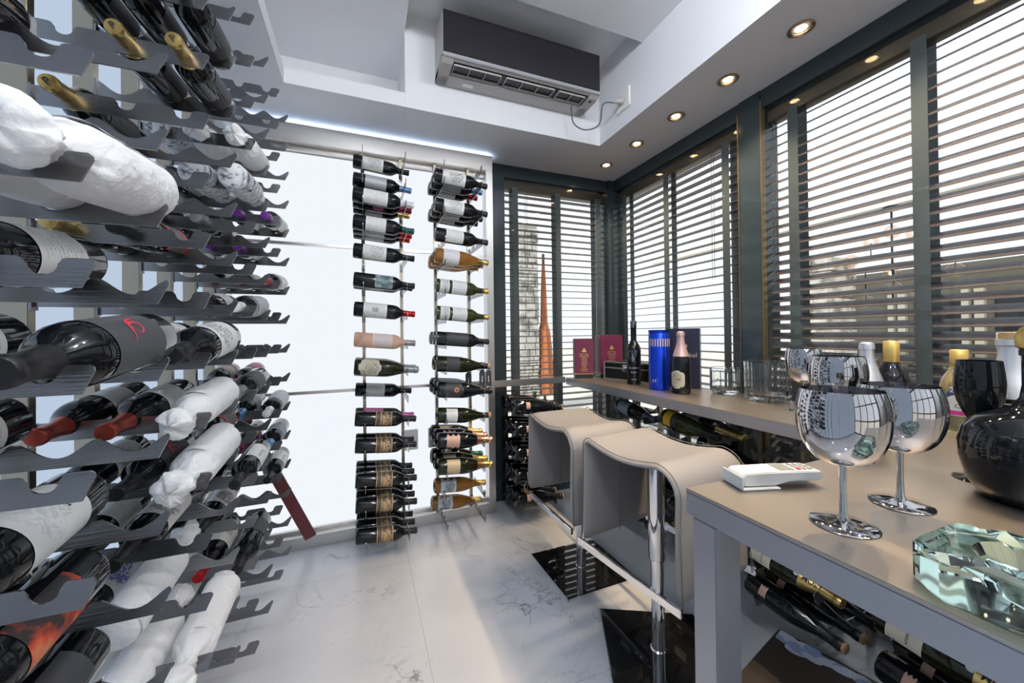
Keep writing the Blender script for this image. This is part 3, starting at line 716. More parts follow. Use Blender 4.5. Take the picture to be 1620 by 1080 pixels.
# ------------------------------------------------------------------ venetian blinds
def blind(key, label, a0, a1, fixed, axis, tapes, pitch, tilt, zt=2.10, zb=.10):
    """axis 0: blind runs along x at y=fixed; axis 1: runs along y at x=fixed. tilt>0: slats rise outwards"""
    root = obj('venetian_blind', None, loc=((a0+a1)/2, fixed, zb) if axis == 0 else (fixed, (a0+a1)/2, zb)); tag(root, label, 'blind', 'wooden blinds in the windows')
    Mi = root.matrix_basis.inverted()
    def P(a, d, z):    # a along, d depth outward
        return Mi @ (Vector((a, fixed+d, z)) if axis == 0 else Vector((fixed+d, a, z)))
    V, F = [], []; z = zt-.03; w = .0265
    while z > zb:
        for (aa) in (a0+.004, a1-.004):
            n = len(V); pr = []
            for i in range(5):
                t = -1+i/2; d = t*w; cz = .0018*(1-t*t)
                dd = d*cos(radians(tilt)) - cz*sin(radians(tilt)); dz = d*sin(radians(tilt)) + cz*cos(radians(tilt)); pr.append((dd, dz))
            V += [P(aa, dd, z+dz+.0013) for dd, dz in pr] + [P(aa, dd, z+dz-.0013) for dd, dz in pr[::-1]]
        n = len(V)-20
        F.append(tuple(n+i for i in range(10))); F.append(tuple(n+10+i for i in range(10))[::-1])
        for i in range(10): k = (i+1) % 10; F.append((n+i, n+k, n+10+k, n+10+i))
        z -= pitch
    b = MB(); b.add(V, F); obj('slats', b.mesh('slats', slat_mat), root)
    for t in tapes:
        for d0 in (-.034, .031):
            b = MB(); c = [P(t-.021, d0, zb-.02), P(t+.021, d0, zb-.02), P(t+.021, d0, zt+.02), P(t-.021, d0, zt+.02), P(t-.021, d0+.0015, zb-.02), P(t+.021, d0+.0015, zb-.02), P(t+.021, d0+.0015, zt+.02), P(t-.021, d0+.0015, zt+.02)]
            b.add(c, [(3, 2, 1, 0), (4, 5, 6, 7), (0, 1, 5, 4), (1, 2, 6, 5), (2, 3, 7, 6), (3, 0, 4, 7)])
            obj('tape', b.mesh('tape', tape_mat), root)
    def bx(a_, b_, d0, d1, z0, z1):
        q = [P(a_, d0, z0), P(b_, d1, z1)]; return MB().box(min(q[0].x, q[1].x), max(q[0].x, q[1].x), min(q[0].y, q[1].y), max(q[0].y, q[1].y), z0-zb, z1-zb)
    obj('headrail', bx(a0, a1, -.03, .03, zt, zt+.055).mesh('headrail', brown_frame, bevel=.002), root)
    obj('bottom_rail', bx(a0, a1, -.026, .026, zb-.02, zb-.005).mesh('bottom_rail', slat_mat, bevel=.002), root)
    for q in (tapes[0]+.075, tapes[0]+.09):
        c = MB().tube([P(q, -.03, zt), P(q, -.032, 1.4)], .0012, 6); obj('pull_cord', c.mesh('cord', tape_mat, smooth=True), root)
blind('b1', 'brown slatted blind with grey tapes in the narrow back window', .90, 1.71, 2.452, 0, (.985, 1.318, 1.655), .0467, 3)
blind('b2', 'brown slatted blind in the side window next to the corner', 1.35, 2.36, 1.835, 1, (1.455, 1.88, 2.29), .0467, 3)
blind('b3', 'brown tilted blind in the large window beside the glasses', -.455, 1.23, 1.835, 1, (1.115, .70, .285, -.13), .0428, 31)
blind('b4', 'brown blind in the side window nearest the rear wall', YR+.1, -.57, 1.835, 1, (-.7, -1.15, -1.55), .0428, 27)

# ------------------------------------------------------------------ downlights
def spot(x, y, label):
    r = obj('ceiling_downlight', None, loc=(x, y, CZ)); tag(r, label, 'downlight', 'recessed downlights over the worktop')
    obj('ring', MB().lathe([(.043, 0), (.043, -.004), (.036, -.006), (.030, -.002), (.026, .012), (.026, .016)], 32).mesh('ring', pbr('brushed_nickel', (.42, .34, .26), .3, 1), autos=40), r)
    obj('bulb', MB().lathe([(0, -.001), (.019, -.001), (.024, .004)], 24).mesh('bulb', lamp_glow, autos=40), r)
    l = bpy.data.lights.new('lamp', 'SPOT'); l.energy = LIGHT['spot']; l.color = (1, .74, .46); l.spot_size = radians(105); l.spot_blend = .7; l.shadow_soft_size = .02
    lo = bpy.data.objects.new('lamp', l); COL.objects.link(lo); lo.parent = r; lo.location = (0, 0, -.012)
for i, y in enumerate((.923, 1.231, 1.539, 1.847, 2.155)):
    spot(1.55, y, ('nearest and largest glowing downlight in the soffit', 'second nearest glowing ceiling downlight', 'middle of the five glowing ceiling downlights', 'second farthest glowing ceiling downlight', 'farthest small downlight near the window corner')[i])
for i, y in enumerate((.615, .307, 0, -.4, -.8)):
    spot(1.55, y, ('downlight over the copa glasses, behind the nearest visible one', 'downlight above the table, out of view overhead', 'downlight above the viewpoint side of the table', 'downlight toward the rear of the soffit', 'rearmost downlight in the soffit')[i])

# unseen opal globes on the raised ceiling, added to brighten walls, ceiling and bottles
globe_m = emis('added_opal_lamp', (.94, .965, 1), LIGHT['globe'])
for i, (x, y) in enumerate(((.05, .30), (.95, .30), (.05, -.85), (.95, -.85))):
    z = 2.625 if x < .2 else 2.605
    r = obj('added_globe_lamp', None, loc=(x, y, z)); tag(r, 'added opal globe fill lamp, %s of the viewpoint on the %s' % (('just ahead', 'behind')[i//2], ('left', 'right')[i % 2]), 'fill lamp', 'added opal globe lamps')
    obj('ceiling_rose', MB().lathe([(0, 0), (.045, 0), (.045, -.012), (.012, -.016), (.012, -.07), (0, -.07)], 24).mesh('rose', white_plastic, autos=40), r)
    obj('globe', MB().lathe([(.062*sin(pi*k/14), -.13-.062*cos(pi*k/14)) for k in range(15)], 24).mesh('globe', globe_m, autos=80), r)
# unseen strips on rack frames and in the cove, added to light the ceiling
strip_m = emis('added_led_strip', (.62, .76, 1), LIGHT['strip']); cove_m = emis('added_cove_strip', (.9, .95, 1), LIGHT['strip']*.18)
structure(obj('added_strip_back', box_mesh('added_led_strip', XL, .76, 2.30, 2.33, 2.2262, 2.229, strip_m)))
structure(obj('added_strip_left', box_mesh('added_led_strip', -.69, -.67, YR+.1, 2.2, 2.2372, 2.2395, strip_m)))
structure(obj('added_strip_cove', box_mesh('added_cove_strip', -.30, .19, 2.06, 2.09, 2.271, 2.275, cove_m)))

# ------------------------------------------------------------------ air conditioner
ac = obj('air_conditioner', None, loc=(.79, 1.948, 2.40)); tag(ac, 'wall-mounted air conditioner with dark glossy front under the ceiling', 'air conditioner')
x0, x1 = -.433, .433
m = MB()
m.prism([(0, 0), (-.088, -.004), (-.088, .014), (-.165, .022), (-.178, .008), (-.198, .016), (-.198, .225), (-.18, .238), (0, .238)], x0, x1, 0)
body_m = m.mesh('ac_body', pbr('ac_grey_plastic', (.47, .45, .44), .45), bevel=.003)
obj('housing', body_m, ac)
for xa, xb in ((x0, x0+.055), (x1-.055, x1)): obj('end_cheek', MB().prism([(0, 0), (-.088, -.004), (-.17, -.001), (-.196, .012), (-.196, .03), (0, .03)], xa, xb, 0).mesh('cheek', pbr('ac_grey_plastic', (.47, .45, .44), .45), bevel=.002), ac)
obj('front_panel', box_mesh('panel', x0+.003, x1-.003, -.205, -.198, .030, .228, ac_panel, .002), ac)
obj('silver_strip', box_mesh('strip', x0+.002, x1-.002, -.206, -.197, .012, .029, pbr('silver_trim', (.55, .55, .6), .3, .6), .002), ac)
m = MB()
m.box(x0+.06, x1-.06, -.168, -.09, .010, .0135)
obj('vent_cavity', m.mesh('cavity', black_plastic), ac)
m = MB()
for xa, xb in ((-.37, -.13), (-.10, .17), (.20, .36)):
    for y_, in ((-.165,), (-.100,)): m.box(xa, xb, y_-.002, y_+.002, .001, .009)
    n_ = max(2, int((xb-xa)/.11)+1)
    for i in range(n_+1): q = xa+(xb-xa)*i/n_; m.box(q-.0015, q+.0015, -.165, -.10, .001, .009)
obj('louvre', m.mesh('louvre', pbr('ac_grey_plastic', (.47, .45, .44), .45)), ac)
obj('sticker', box_mesh('sticker', -.30, -.245, -.06, -.035, -.0052, -.003, white_plastic), ac)
obj('status_light', MB().lathe([(0, -.001), (.008, -.001), (.009, .003)], 16, M=Matrix.Translation((.40, -.15, -.0025))).mesh('dot', black_plastic), ac)
# its cord and the wall socket
sk = obj('power_socket', box_mesh('plate', 1.344, 1.353, 1.655, 1.765, 2.335, 2.445, white_plastic, .003)); tag(sk, 'white power socket on the recess wall beside the air conditioner', 'socket')
obj('plug', MB().tube([(1.345, 1.71, 2.385), (1.325, 1.712, 2.383), (1.305, 1.716, 2.378), (1.29, 1.722, 2.372)], [.020, .019, .012, .005], 14).mesh('plug', grey_plastic, smooth=True), sk)
pts = []
P4 = [Vector(p) for p in ((1.29, 1.722, 2.372), (1.17, 1.80, 2.30), (1.12, 1.90, 2.20), (1.13, 1.90, 2.40))]
P4 = [Vector((1.29, 1.722, 2.372)), Vector((1.235, 1.74, 2.36)), Vector((1.25, 1.80, 2.285)), Vector((1.185, 1.84, 2.262)), Vector((1.12, 1.86, 2.30)), Vector((1.11, 1.865, 2.396))]
pc = obj('power_cord', MB().tube([p-ac.location for p in catmull(P4)], .0038, 8).mesh('cord', pbr('dark_grey_cable', (.12, .12, .115), .5), smooth=True), ac)

# ================================================================== RACKS AND BOTTLES
LN = ['steel bottle rack column nearest the viewpoint on the left wall', 'second steel rack column along the left wall', 'middle steel rack column on the left wall', 'fourth steel rack column along the left wall', 'left-wall steel rack column beside the white back wall']
for i, yb in enumerate((.453, .857, 1.261, 1.664, 2.068)):
    rack(f'L{i}', LN[i], (-.617, yb, 0), (1, 0, 0), (0, -1, 0), range(7, -9, -1) if i > 1 else range(7, -7, -1), 0, CZ, group='rack columns on the left wall')
rack('B1', 'left steel rack column on the white back wall', (.005, 2.27, 0), (0, -1, 0), (1, 0, 0), range(6, -9, -1), .06, 2.14, .205, group='rack columns on the back wall', post_d=.03, post_w=.016)
rack('B2', 'right steel rack column on the white back wall', (.407, 2.27, 0), (0, -1, 0), (1, 0, 0), range(6, -9, -1), .06, 2.14, .205, group='rack columns on the back wall', post_d=.03, post_w=.016)
rack('C', 'low steel rack by the back window, full of sparkling wine', (.868, 2.315, 0), (0, -1, 0), (1, 0, 0), range(-4, -9, -1), 0, .72, .205, post_d=.03, post_w=.016)
for i, yb in enumerate((1.80, 1.40, 1.0, .60)):
    rack(f'R{i+1}', ['low steel rack under the far end of the worktop', 'low steel rack behind the near bar stool', 'low steel rack where worktop meets table', 'low steel rack under the table'][i], (1.645, yb, 0), (-1, 0, 0), (0, -1, 0), range(-4, -9, -1), 0, .755, .205, group='low racks along the side window', post_d=.03, post_w=.016)

U = (.55, -.1, .8)
# --- left wall, farthest column (against the back wall)
put('L4', 3, 0, 'purple'); put('L4', 3, 1, 'purple'); put('L4', 2, 1, 'purple'); put('L4', 2, 2, 'purple')
for s in (0, 1, 2): put('L4', 1, s, 'redsmall')
put('L4', -2, 1, 'pinkcap'); put('L4', -2, 2, 'brownlabel')
put('L4', -3, 0, 'greylabel'); put('L4', -3, 1, 'bluecap'); put('L4', -4, 0, 'bluecap', words='dark bottle with pale blue label'); put('L4', -4, 1, 'maroon')
put('L4', -5, 0, 'bignote')
# --- fourth column
put('L3', 4, 0, 'wrap', seed=11); put('L3', 4, 1, 'wrap', seed=12); put('L3', 4, 2, 'news', seed=13)
put('L3', 3, 0, 'news', flip=True, seed=14); put('L3', 3, 1, 'news', flip=True, seed=15); put('L3', 3, 2, 'redcap')
put('L3', 2, 1, 'greycap'); put('L3', 2, 2, 'claret')
put('L3', 0, 0, 'greylabel', face=(.9, 0, .3)); put('L3', 0, 1, 'claret')
put('L3', -2, 0, 'greycap', face=U); put('L3', -3, 1, 'redgrey'); put('L3', -4, 0, 'bignote', ls=1.06); put('L3', -4, 1, 'bare')
put('L3', -5, 1, 'portrait'); put('L3', -5, 2, 'portrait'); put('L3', -6, 1, 'redcap', words='dark bottle with plain red capsule'); put('L3', -6, 0, 'bare'); put('L3', -7, 2, 'claret')
# --- third column
for s in (0, 1, 2): put('L2', 5, s, 'textblack')
put('L2', 4, 0, 'goldtop'); put('L2', 4, 1, 'goldtop'); put('L2', 3, 2, 'goldtop')
put('L2', 2, 2, 'bare'); put('L2', 1, 1, 'redgrey'); put('L2', 1, 2, 'goldcap', words='dark bottle with gold ring capsule')
put('L2', -1, 0, 'sketch', rs=1.25, ls=1.07, face=(.8, 0, .6)); put('L2', -1, 1, 'sketch', rs=1.2, ls=1.07)
put('L2', -2, 0, 'wrap', ls=1.08, seed=21); put('L2', -2, 1, 'redbronze', rs=1.08, ls=1.12, face=(.9, 0, .5)); put('L2', -2, 2, 'redbronze', rs=1.08, ls=1.12, face=(.9, 0, .5))
put('L2', -3, 0, 'wrap', rs=1.08, ls=1.10, seed=22); put('L2', -3, 1, 'swirl'); put('L2', -3, 2, 'castle')
put('L2', -4, 1, 'sketch', ls=1.05, face=U); put('L2', -4, 2, 'claret')
put('L2', -5, 1, 'wrap', ls=1.25, flip=True, seed=23); put('L2', -5, 2, 'blueface', face=U); put('L2', -6, 0, 'wrap', ls=1.1, seed=24); put('L2', -6, 1, 'wrap', flip=True, ls=1.1, seed=25); put('L2', -6, 2, 'wrap', seed=27)
put('L2', -7, 1, 'wrap', ls=1.05, seed=26)
# --- second column
put('L1', 1, 0, 'wrap', rs=1.25, ls=1.07, seed=31); put('L1', 1, 1, 'wrap', rs=1.2, ls=1.07, seed=32)
put('L1', 0, 1, 'claret', rs=1.22, ls=1.07, words='magnum with curved pale label')
put('L1', -1, 0, 'swirl', rs=1.25, ls=1.07, words='magnum with red swirl on charcoal label')
put('L1', -3, 1, 'cream', rs=1.25, ls=1.07, face=(.55, -.2, .8), words='magnum with large pale drawn label'); put('L1', -3, 2, 'cream', rs=1.2, ls=1.07, words='magnum with plain pale label')
put('L1', -4, 1, 'fire', rs=1.25, ls=1.07, face=(.85, -.1, -.45), words='magnum with flame-coloured label'); put('L1', -4, 2, 'bare', rs=1.2, ls=1.07)
put('L1', -5, 1, 'bare', rs=1.25, ls=1.07); put('L1', -5, 2, 'claret', rs=1.2, ls=1.07)
put('L1', 3, 2, 'bare', rs=1.2, ls=1.07); put('L1', -1, 2, 'claret', rs=1.25, ls=1.07); put('L1', -2, 2, 'claret', rs=1.25, ls=1.07)

# --- back wall, left column
F = (0, -1, .12)
put('B1', 6, 2, 'castle'); put('B1', 5, 1, 'silverblue')
put('B1', 4, 0, 'whitecap'); put('B1', 4, 1, 'maroon'); put('B1', 4, 2, 'goldcap')
put('B1', 3, 0, 'greencap', words='dark bottle with green capsule'); put('B1', 3, 1, 'redcap'); put('B1', 3, 2, 'redcap')
put('B1', 2, 0, 'castle', words='dark bottle with wide sketched castle label'); put('B1', 1, 0, 'facelabel'); put('B1', 1, 1, 'claret')
put('B1', 0, 0, 'redcap', words='dark bottle with tally-mark label, red capsule'); put('B1', -1, 0, 'rosewine')
put('B1', -2, 0, 'shield'); put('B1', -2, 1, 'shield'); put('B1', -3, 2, 'claret')
put('B1', -4, 0, 'ornate'); put('B1', -4, 1, 'pinkcap'); put('B1', -5, 0, 'ornate'); put('B1', -5, 1, 'ornate')
for k in (-6, -7, -8):
    for s in (0, 1, 2): put('B1', k, s, 'ornate')
# --- back wall, right column
put('B2', 5, 0, 'sketch'); put('B2', 5, 1, 'silverblue', words='dark bottle with grey printed label'); put('B2', 5, 2, 'redcap', words='dark bottle with orange-red capsule')
put('B2', 4, 0, 'castle'); put('B2', 4, 1, 'castle'); put('B2', 4, 2, 'claret'); put('B2', 3, 0, 'claret')
for s in (0, 1, 2): put('B2', 2, s, 'amber')
put('B2', 1, 0, 'greenwhite'); put('B2', 0, 0, 'greenwhite')
for s in (0, 1, 2): put('B2', -1, s, 'textblack')
for s in (0, 1): put('B2', -2, s, 'burgcork')
for s in (0, 1, 2): put('B2', -3, s, 'emblem')
put('B2', -4, 0, 'burgwhite'); put('B2', -5, 0, 'sparkrose'); put('B2', -5, 1, 'sparkrose'); put('B2', -5, 2, 'sparkgold')
put('B2', -6, 0, 'sparkgold'); put('B2', -6, 1, 'sparkgold', words='sparkling bottle with gold foil behind cream label'); put('B2', -6, 2, 'sparkgreen')
put('B2', -7, 1, 'chard'); put('B2', -8, 2, 'chard')
# paper tags hung from the necks
for i, (x, y) in enumerate(((.548, 2.10), (.607, 2.03), (.640, 2.02))):
    z = .90 if i else .885
    m = MB().prism([(-.017, 0), (-.017, -.075), (.017, -.075), (.017, 0), (.008, .014), (-.008, .014)], -.0006, .0006, 1)
    t = obj('neck_tag', m.mesh('tag', pbr('charcoal_card', (.045, .045, .055), .6)), loc=(x, y-.03, z), rot=(0, 0, radians(-6+5*i)))
    tag(t, ('charcoal tag hanging behind the other two', 'charcoal tag hanging by a blue string, centre one', 'charcoal tag hanging rightmost from the bottle necks')[i], 'tag', 'charcoal tags on bottle necks')
    obj('tag_string', MB().tube([(0, 0, .010), (.004, .005, .03), (-.004, .015, .03), (0, 0, .010)], .0009, 5).mesh('string', pbr('blue_string', (.1, .2, .55), .6), smooth=True), t)
    obj('tag_print', text_flat('print', '#43', .009, white_ink, Matrix.Translation((0, -.0012, -.036)) @ Matrix(((0, -1, 0, 0), (0, 0, -1, 0), (1, 0, 0, 0), (0, 0, 0, 1)))), t)
# --- corner rack
for k in (-4, -5, -6, -7, -8):
    for s in (0, 1, 2): put('C', k, s, 'corkchamp', face=(.1, -.9, .3 if k > -8 else .5))
# --- under the worktop
put('R1', -4, 0, 'blueneck', face=(-.8, .1, .55)); put('R2', -4, 0, 'yellow', push=-.04); put('R2', -4, 1, 'moet', face=(-.7, 0, .7)); put('R2', -5, 1, 'moet', face=(-.7, 0, .7), push=.07)
for (k, s) in ((-6, 0), (-6, 1), (-7, 0), (-7, 1), (-8, 1), (-5, 2), (-8, 2)): put('R2', k, s, 'corkchamp' if (k+s) % 2 else 'sparkgold')
for (k, s) in ((-7, 1), (-8, 0), (-8, 1), (-6, 2), (-7, 2)): put('R1', k, s, 'corkchamp')
put('R3', -7, 0, 'moet', face=(-.75, 0, .65), words='champagne bottle with gold lettered foil'); put('R3', -8, 0, 'corkchamp', face=(-.9, 0, .5)); put('R3', -8, 1, 'corkchamp'); put('R3', -7, 1, 'moet'); put('R3', -8, 2, 'corkchamp')
put('R3', -6, 1, 'moet', face=(-.75, 0, .65)); put('R3', -7, 2, 'bare'); put('R4', -7, 0, 'moet', face=(-.75, 0, .65)); put('R4', -8, 0, 'corkchamp'); put('R4', -8, 1, 'corkchamp'); put('R4', -7, 1, 'bare'); put('R4', -7, 2, 'bare')

# slim maroon plank leaning at the foot of the panel
pl = obj('maroon_plank', MB().box(-.028, .028, -.006, .006, 0, .72).mesh('plank', pbr('maroon_lacquer', (.12, .025, .03), .4), bevel=.002), loc=(-.262, 2.235, .062)); pl.rotation_euler = (radians(1), radians(-24), 0)
tag(pl, 'slim maroon board leaning in front of the white back panel', 'board')

# ================================================================== WORKTOP, TABLE
wt = obj('worktop', None, loc=(1.49, 1.41, .81)); tag(wt, 'long steel worktop running along the side window', 'worktop')
obj('top', box_mesh('top', -.215, .21, -.85, .85, -.006, 0, steel_top, .001), wt); obj('edge_band', box_mesh('band', -.215, .21, -.85, .85, -.045, -.006, steel_edge, .0015), wt)
for y in (.62, .30, -.10, -.5): obj('leg', box_mesh('leg', .165, .2, y-.02, y+.02, -.81, -.045, pbr('dark_steel', (.10, .10, .11), .35, .9), .002), wt)
tb = obj('steel_table', None, loc=(1.135, .09, .81)); tag(tb, 'brushed steel bar table carrying the copa glasses', 'table')
obj('top', box_mesh('top', -.56, .565, -.47, .47, -.006, 0, steel_top, .001), tb); obj('apron', box_mesh('apron', -.56, .565, -.47, .47, -.048, -.006, steel_edge, .0015), tb)
for (x, y) in ((-.5325, .43), (-.5325, -.43)): obj('leg', box_mesh('leg', x-.0275, x+.0345, y-.025, y+.025, -.81, -.048, steel_edge, .002), tb)

# rail between back rack and worktop
r_ = structure(obj('trim_6', box_mesh('rail', .765, 1.275, 2.262, 2.30, .775, .815, steel_frame, .002)))

# ================================================================== BAR STOOLS
def stool(label, seat_c, seat_rot, base_c, base_rot, zb=.33, zt=.72):
    root = obj('bar_stool', None, loc=(base_c[0], base_c[1], 0)); tag(root, label, 'bar stool', 'grey leather bar stools')
    # seat shell: profile along local y (far +, near -), extruded along x
    c = Vector((seat_c[0]-base_c[0], seat_c[1]-base_c[1], 0)); R = Matrix.Translation(c) @ Matrix.Rotation(seat_rot, 4, 'Z')
    hy, hx, th = .208, .172, .026
    outer = []
    outer += [(hy+.012, zb), (hy+.004, zb+.2)]
    for i in range(7): a = radians(90*i/6); outer.append((hy-.03+.034*cos(a), zt-.034+.034*sin(a)))
    for i in range(1, 12):
        t = i/12; y = (hy-.03) + (-(hy-.085) - (hy-.03))*t; outer.append((y, zt - .022*sin(pi*t) - .004*t))
    for i in range(9): a = radians(90+90*i/8); outer.append((-(hy-.085)+.085*cos(a), zt-.089+.085*sin(a)))
    outer += [(-hy+.003, zb+.2), (-hy-.006, zb)]
    n = len(outer); nx = 13; V, F = [], []
    inner = []
    for i, (y, z) in enumerate(outer):
        p0 = Vector(outer[max(0, i-1)]); p1 = Vector(outer[min(n-1, i+1)]); t = (p1-p0).normalized(); nn = Vector((t.y, -t.x))
        if nn.dot(Vector((y, z-.5))) > 0: nn = -nn
        inner.append((y+nn.x*th, z+nn.y*th))
    for ix in range(nx):
        s = -1+2*ix/(nx-1); edge = 1-abs(s)**14
        for i in range(n):
            (y, z), (yi, zi) = outer[i], inner[i]; m_ = ((y+yi)/2, (z+zi)/2)
            flare = 1 + .05*max(0, (zt-.12-z)/.3)
            k = .35+.65*edge
            V.append(Vector((s*hx*flare, m_[0]+(y-m_[0])*k, m_[1]+(z-m_[1])*k)))
            V.append(Vector((s*hx*flare, m_[0]+(yi-m_[0])*k, m_[1]+(zi-m_[1])*k)))
    for ix in range(nx-1):
        for i in range(n-1):
            a, b = (ix*n+i)*2, ((ix+1)*n+i)*2
            F.append((a, a+2, b+2, b)); F.append((a+1, b+1, b+3, a+3))
        for i in (0, n-1): a, b = (ix*n+i)*2, ((ix+1)*n+i)*2; F.append((a, b, b+1, a+1))
    for ix in (0, nx-1):
        for i in range(n-1): a = (ix*n+i)*2; F.append((a, a+1, a+3, a+2))
    b = MB(); b.add([R @ v for v in V], F); sm = b.mesh('seat', leather, autos=60)
    st = obj('seat', sm, root); md = st.modifiers.new('sub', 'SUBSURF'); md.levels = 1; md.render_levels = 2
    # stitched seams
    for sx_ in (-1, 1):
        pts = []
        for i in range(n):
            y, z = outer[i]; yi, zi = inner[i]; fl = 1+.05*max(0, (zt-.12-z)/.3); pts.append(R @ Vector((sx_*(hx*fl-.008), y+(y-yi)*.01, z+(z-zi)*.01)))
        obj('stitching', MB().tube(pts, .0016, 6).mesh('stitching', seam_mat, smooth=True), st)
    obj('panel_seam', MB().tube([R @ Vector((0, hy+.012-th-.0005, zb+.003)), R @ Vector((0, hy+.004-th-.0005, zb+.2)), R @ Vector((0, hy-.001-th, zt-.06))], .0012, 6).mesh('seam', seam_mat, smooth=True), st)
    # chrome footrest straps joining the panel feet
    for sx_ in (-1, 1):
        m_ = MB(); m_.box(sx_*(hx+.012)-.006, sx_*(hx+.012)+.006, -hy-.012, hy+.015, zb-.012, zb+.014, 0, R)
        obj('footrest_bar', m_.mesh('footrest', chrome, bevel=.002), root)
    obj('mounting_plate', MB().box(-.08, .08, -.08, .08, zt-.062, zt-.050, 0, R).mesh('plate', chrome, bevel=.003), root)
    obj('column_sleeve', MB().lathe([(.0, zt-.058), (.029, zt-.058), (.029, .328), (.0275, .322), (.022, .322)], 36).mesh('sleeve', chrome, autos=40), root)
    obj('column', MB().lathe([(.0225, .5), (.0225, .014), (.03, .008), (.03, .004)], 36).mesh('column', chrome, autos=40), root)
    Rb = Matrix.Rotation(base_rot, 4, 'Z')
    obj('base_plate', MB().box(-.176, .176, -.176, .176, .003, .0105, 0, Rb).mesh('base', black_mirror, bevel=.001), root)
    m_ = MB()
    for a in range(4): m_.box(.1735, .1785, -.1785, .1785, .0, .0085, 0, Rb @ Matrix.Rotation(a*pi/2, 4, 'Z'))
    obj('base_rim', m_.mesh('rim', chrome), root)
stool('grey leather bar stool farther away, beside the corner rack', (.936, 1.53), radians(1), (.955, 1.567), radians(1))
stool('nearer grey leather bar stool beside the table corner', (.962, 1.052), radians(8), (.948, 1.054), radians(-27.5))

# ================================================================== THINGS ON THE WORKTOP
ZT = .8102
def giftbox(x, y, rot, w, d, h, label):
    r = obj('gift_box', None, loc=(x, y, ZT), rot=(0, 0, rot)); tag(r, label, 'gift box', 'maroon gift boxes')
    mm = blotch_mat('maroon_card', [(.13, .012, .05), (.17, .02, .07)], 6, .45)
    obj('carton', box_mesh('carton', -w/2, w/2, -d/2, d/2, .028, h, mm, .003), r)
    obj('base_tray', box_mesh('tray', -w/2+.002, w/2-.002, -d/2+.002, d/2-.002, 0, .024, black_plastic, .003), r)
    obj('gold_band', box_mesh('band', -w/2-.0006, w/2+.0006, -d/2-.0006, d/2+.0006, .0275, .031, gold_ink), r)
    m_ = MB(); z = h*.55
    rnd = random.Random(3)
    for i in range(9):
        ww = w*(.16+.12*rnd.random()); z = h*.52-i*h*.042
        V, F = text_pts('#354' if i % 2 else '#263', .013*min(1, w/.12))
        m_.add([(vx*ww/.055, -d/2-.0012, vy*.62+z) for vx, vy, _ in V], F)
    obj('gold_lettering', m_.mesh('lettering', gold_ink), r)
    V, F = [], []
    crest = [(-.012, 0), (-.014, .012), (-.008, .009), (-.006, .020), (0, .026), (.006, .020), (.008, .009), (.014, .012), (.012, 0)]
    n = len(crest); obj('crest', MB().add([(a*1.1, -d/2-.0012, h*.66+b*1.1) for a, b in crest], [tuple(range(n))]).mesh('crest', gold_ink), r)
    V, F = text_pts('ROYAL', .018); V2, F2 = text_pts('SALUTE', .018)
    obj('title', MB().add([(a, -d/2-.0012, h*.605+b*.8) for a, b, _ in V], F).add([(a, -d/2-.0012, h*.555+b*.8) for a, b, _ in V2], F2).mesh('title', gold_ink), r)
giftbox(1.385, 2.215, radians(-24), .125, .10, .262, 'smaller maroon gift box with gold print at the worktop end')
giftbox(1.555, 2.165, radians(-14), .155, .11, .285, 'larger maroon gift box with gold print, second from worktop end')
# hard case
r = obj('hard_case', None, loc=(1.595, 1.955, ZT), rot=(0, 0, radians(-74))); tag(r, 'black hard case with silver edges behind the black bottle', 'case')
obj('shell', box_mesh('shell', -.165, .165, -.085, .085, .004, .112, black_plastic, .006), r)
m = MB()
for sx_ in (-1, 1):
    for sy in (-1, 1): m.box(sx_*.165-.006, sx_*.165+.006, sy*.085-.006, sy*.085+.006, 0, .115)
for z in (.004, .075, .111):
    for sy in (-1, 1): m.box(-.165, .165, sy*.085-.004, sy*.085+.004, z-.004, z+.004)
    for sx_ in (-1, 1): m.box(sx_*.165-.004, sx_*.165+.004, -.085, .085, z-.004, z+.004)
obj('metal_edging', m.mesh('edging', pbr('aluminium', (.6, .6, .6), .35, .9), bevel=.001), r)
obj('latch', box_mesh('latch', -.02, .02, -.097, -.086, .058, .098, chrome, .002), r)
obj('handle', MB().tube([(-.172, -.03, .05), (-.185, -.028, .055), (-.185, .028, .055), (-.172, .03, .05)], .004, 8).mesh('handle', chrome, smooth=True), r)
# tall black bottle with etched trees
vp = [(0, .004), (.038, 0), (.0400, .004), (.0400, .195), (.037, .215), (.029, .232), (.0205, .243), (.0165, .255), (.0160, .325), (.0175, .327), (.0175, .345), (.0160, .347), (.0160, .362), (0, .363)]
r = obj('spirit_bottle', MB().lathe(vp, 32).mesh('glass', glass_black, autos=40), loc=(1.468, 1.80, ZT)); tag(r, 'tall slim black bottle with silver etching standing before the case', 'bottle')
m = MB(); rnd = random.Random(5)
fx = math.atan2(-1.8, -1.468)
def cyl_strip(m, r_, pts, w, M=None):
    V, F = [], []
    n = len(pts)
    for i, (x, z) in enumerate(pts):
        px, pz = pts[min(i+1, n-1)]; qx, qz = pts[max(i-1, 0)]; dx, dz = px-qx, pz-qz; l = math.hypot(dx, dz) or 1
        for s in (-1, 1): a = fx+(x-s*dz/l*w)/r_; V.append((r_*cos(a), r_*sin(a), z+s*dx/l*w))
    for i in range(n-1): F.append((2*i, 2*i+1, 2*i+3, 2*i+2))
    m.add(V, F)
for i in range(26):
    x = -.036+.072*rnd.random(); z = .115+.09*rnd.random(); p = [(x, z)]
    for k in range(5): x += (rnd.random()-.5)*.010; z += .003+.006*rnd.random(); p.append((x, min(z, .212-abs(x)*.3)))
    cyl_strip(m, .0406, [q for q in p if q[1] < .2], .0006) if sum(q[1] < .2 for q in p) > 1 else None
obj('etched_trees', m.mesh('etching', silver_cap), r)
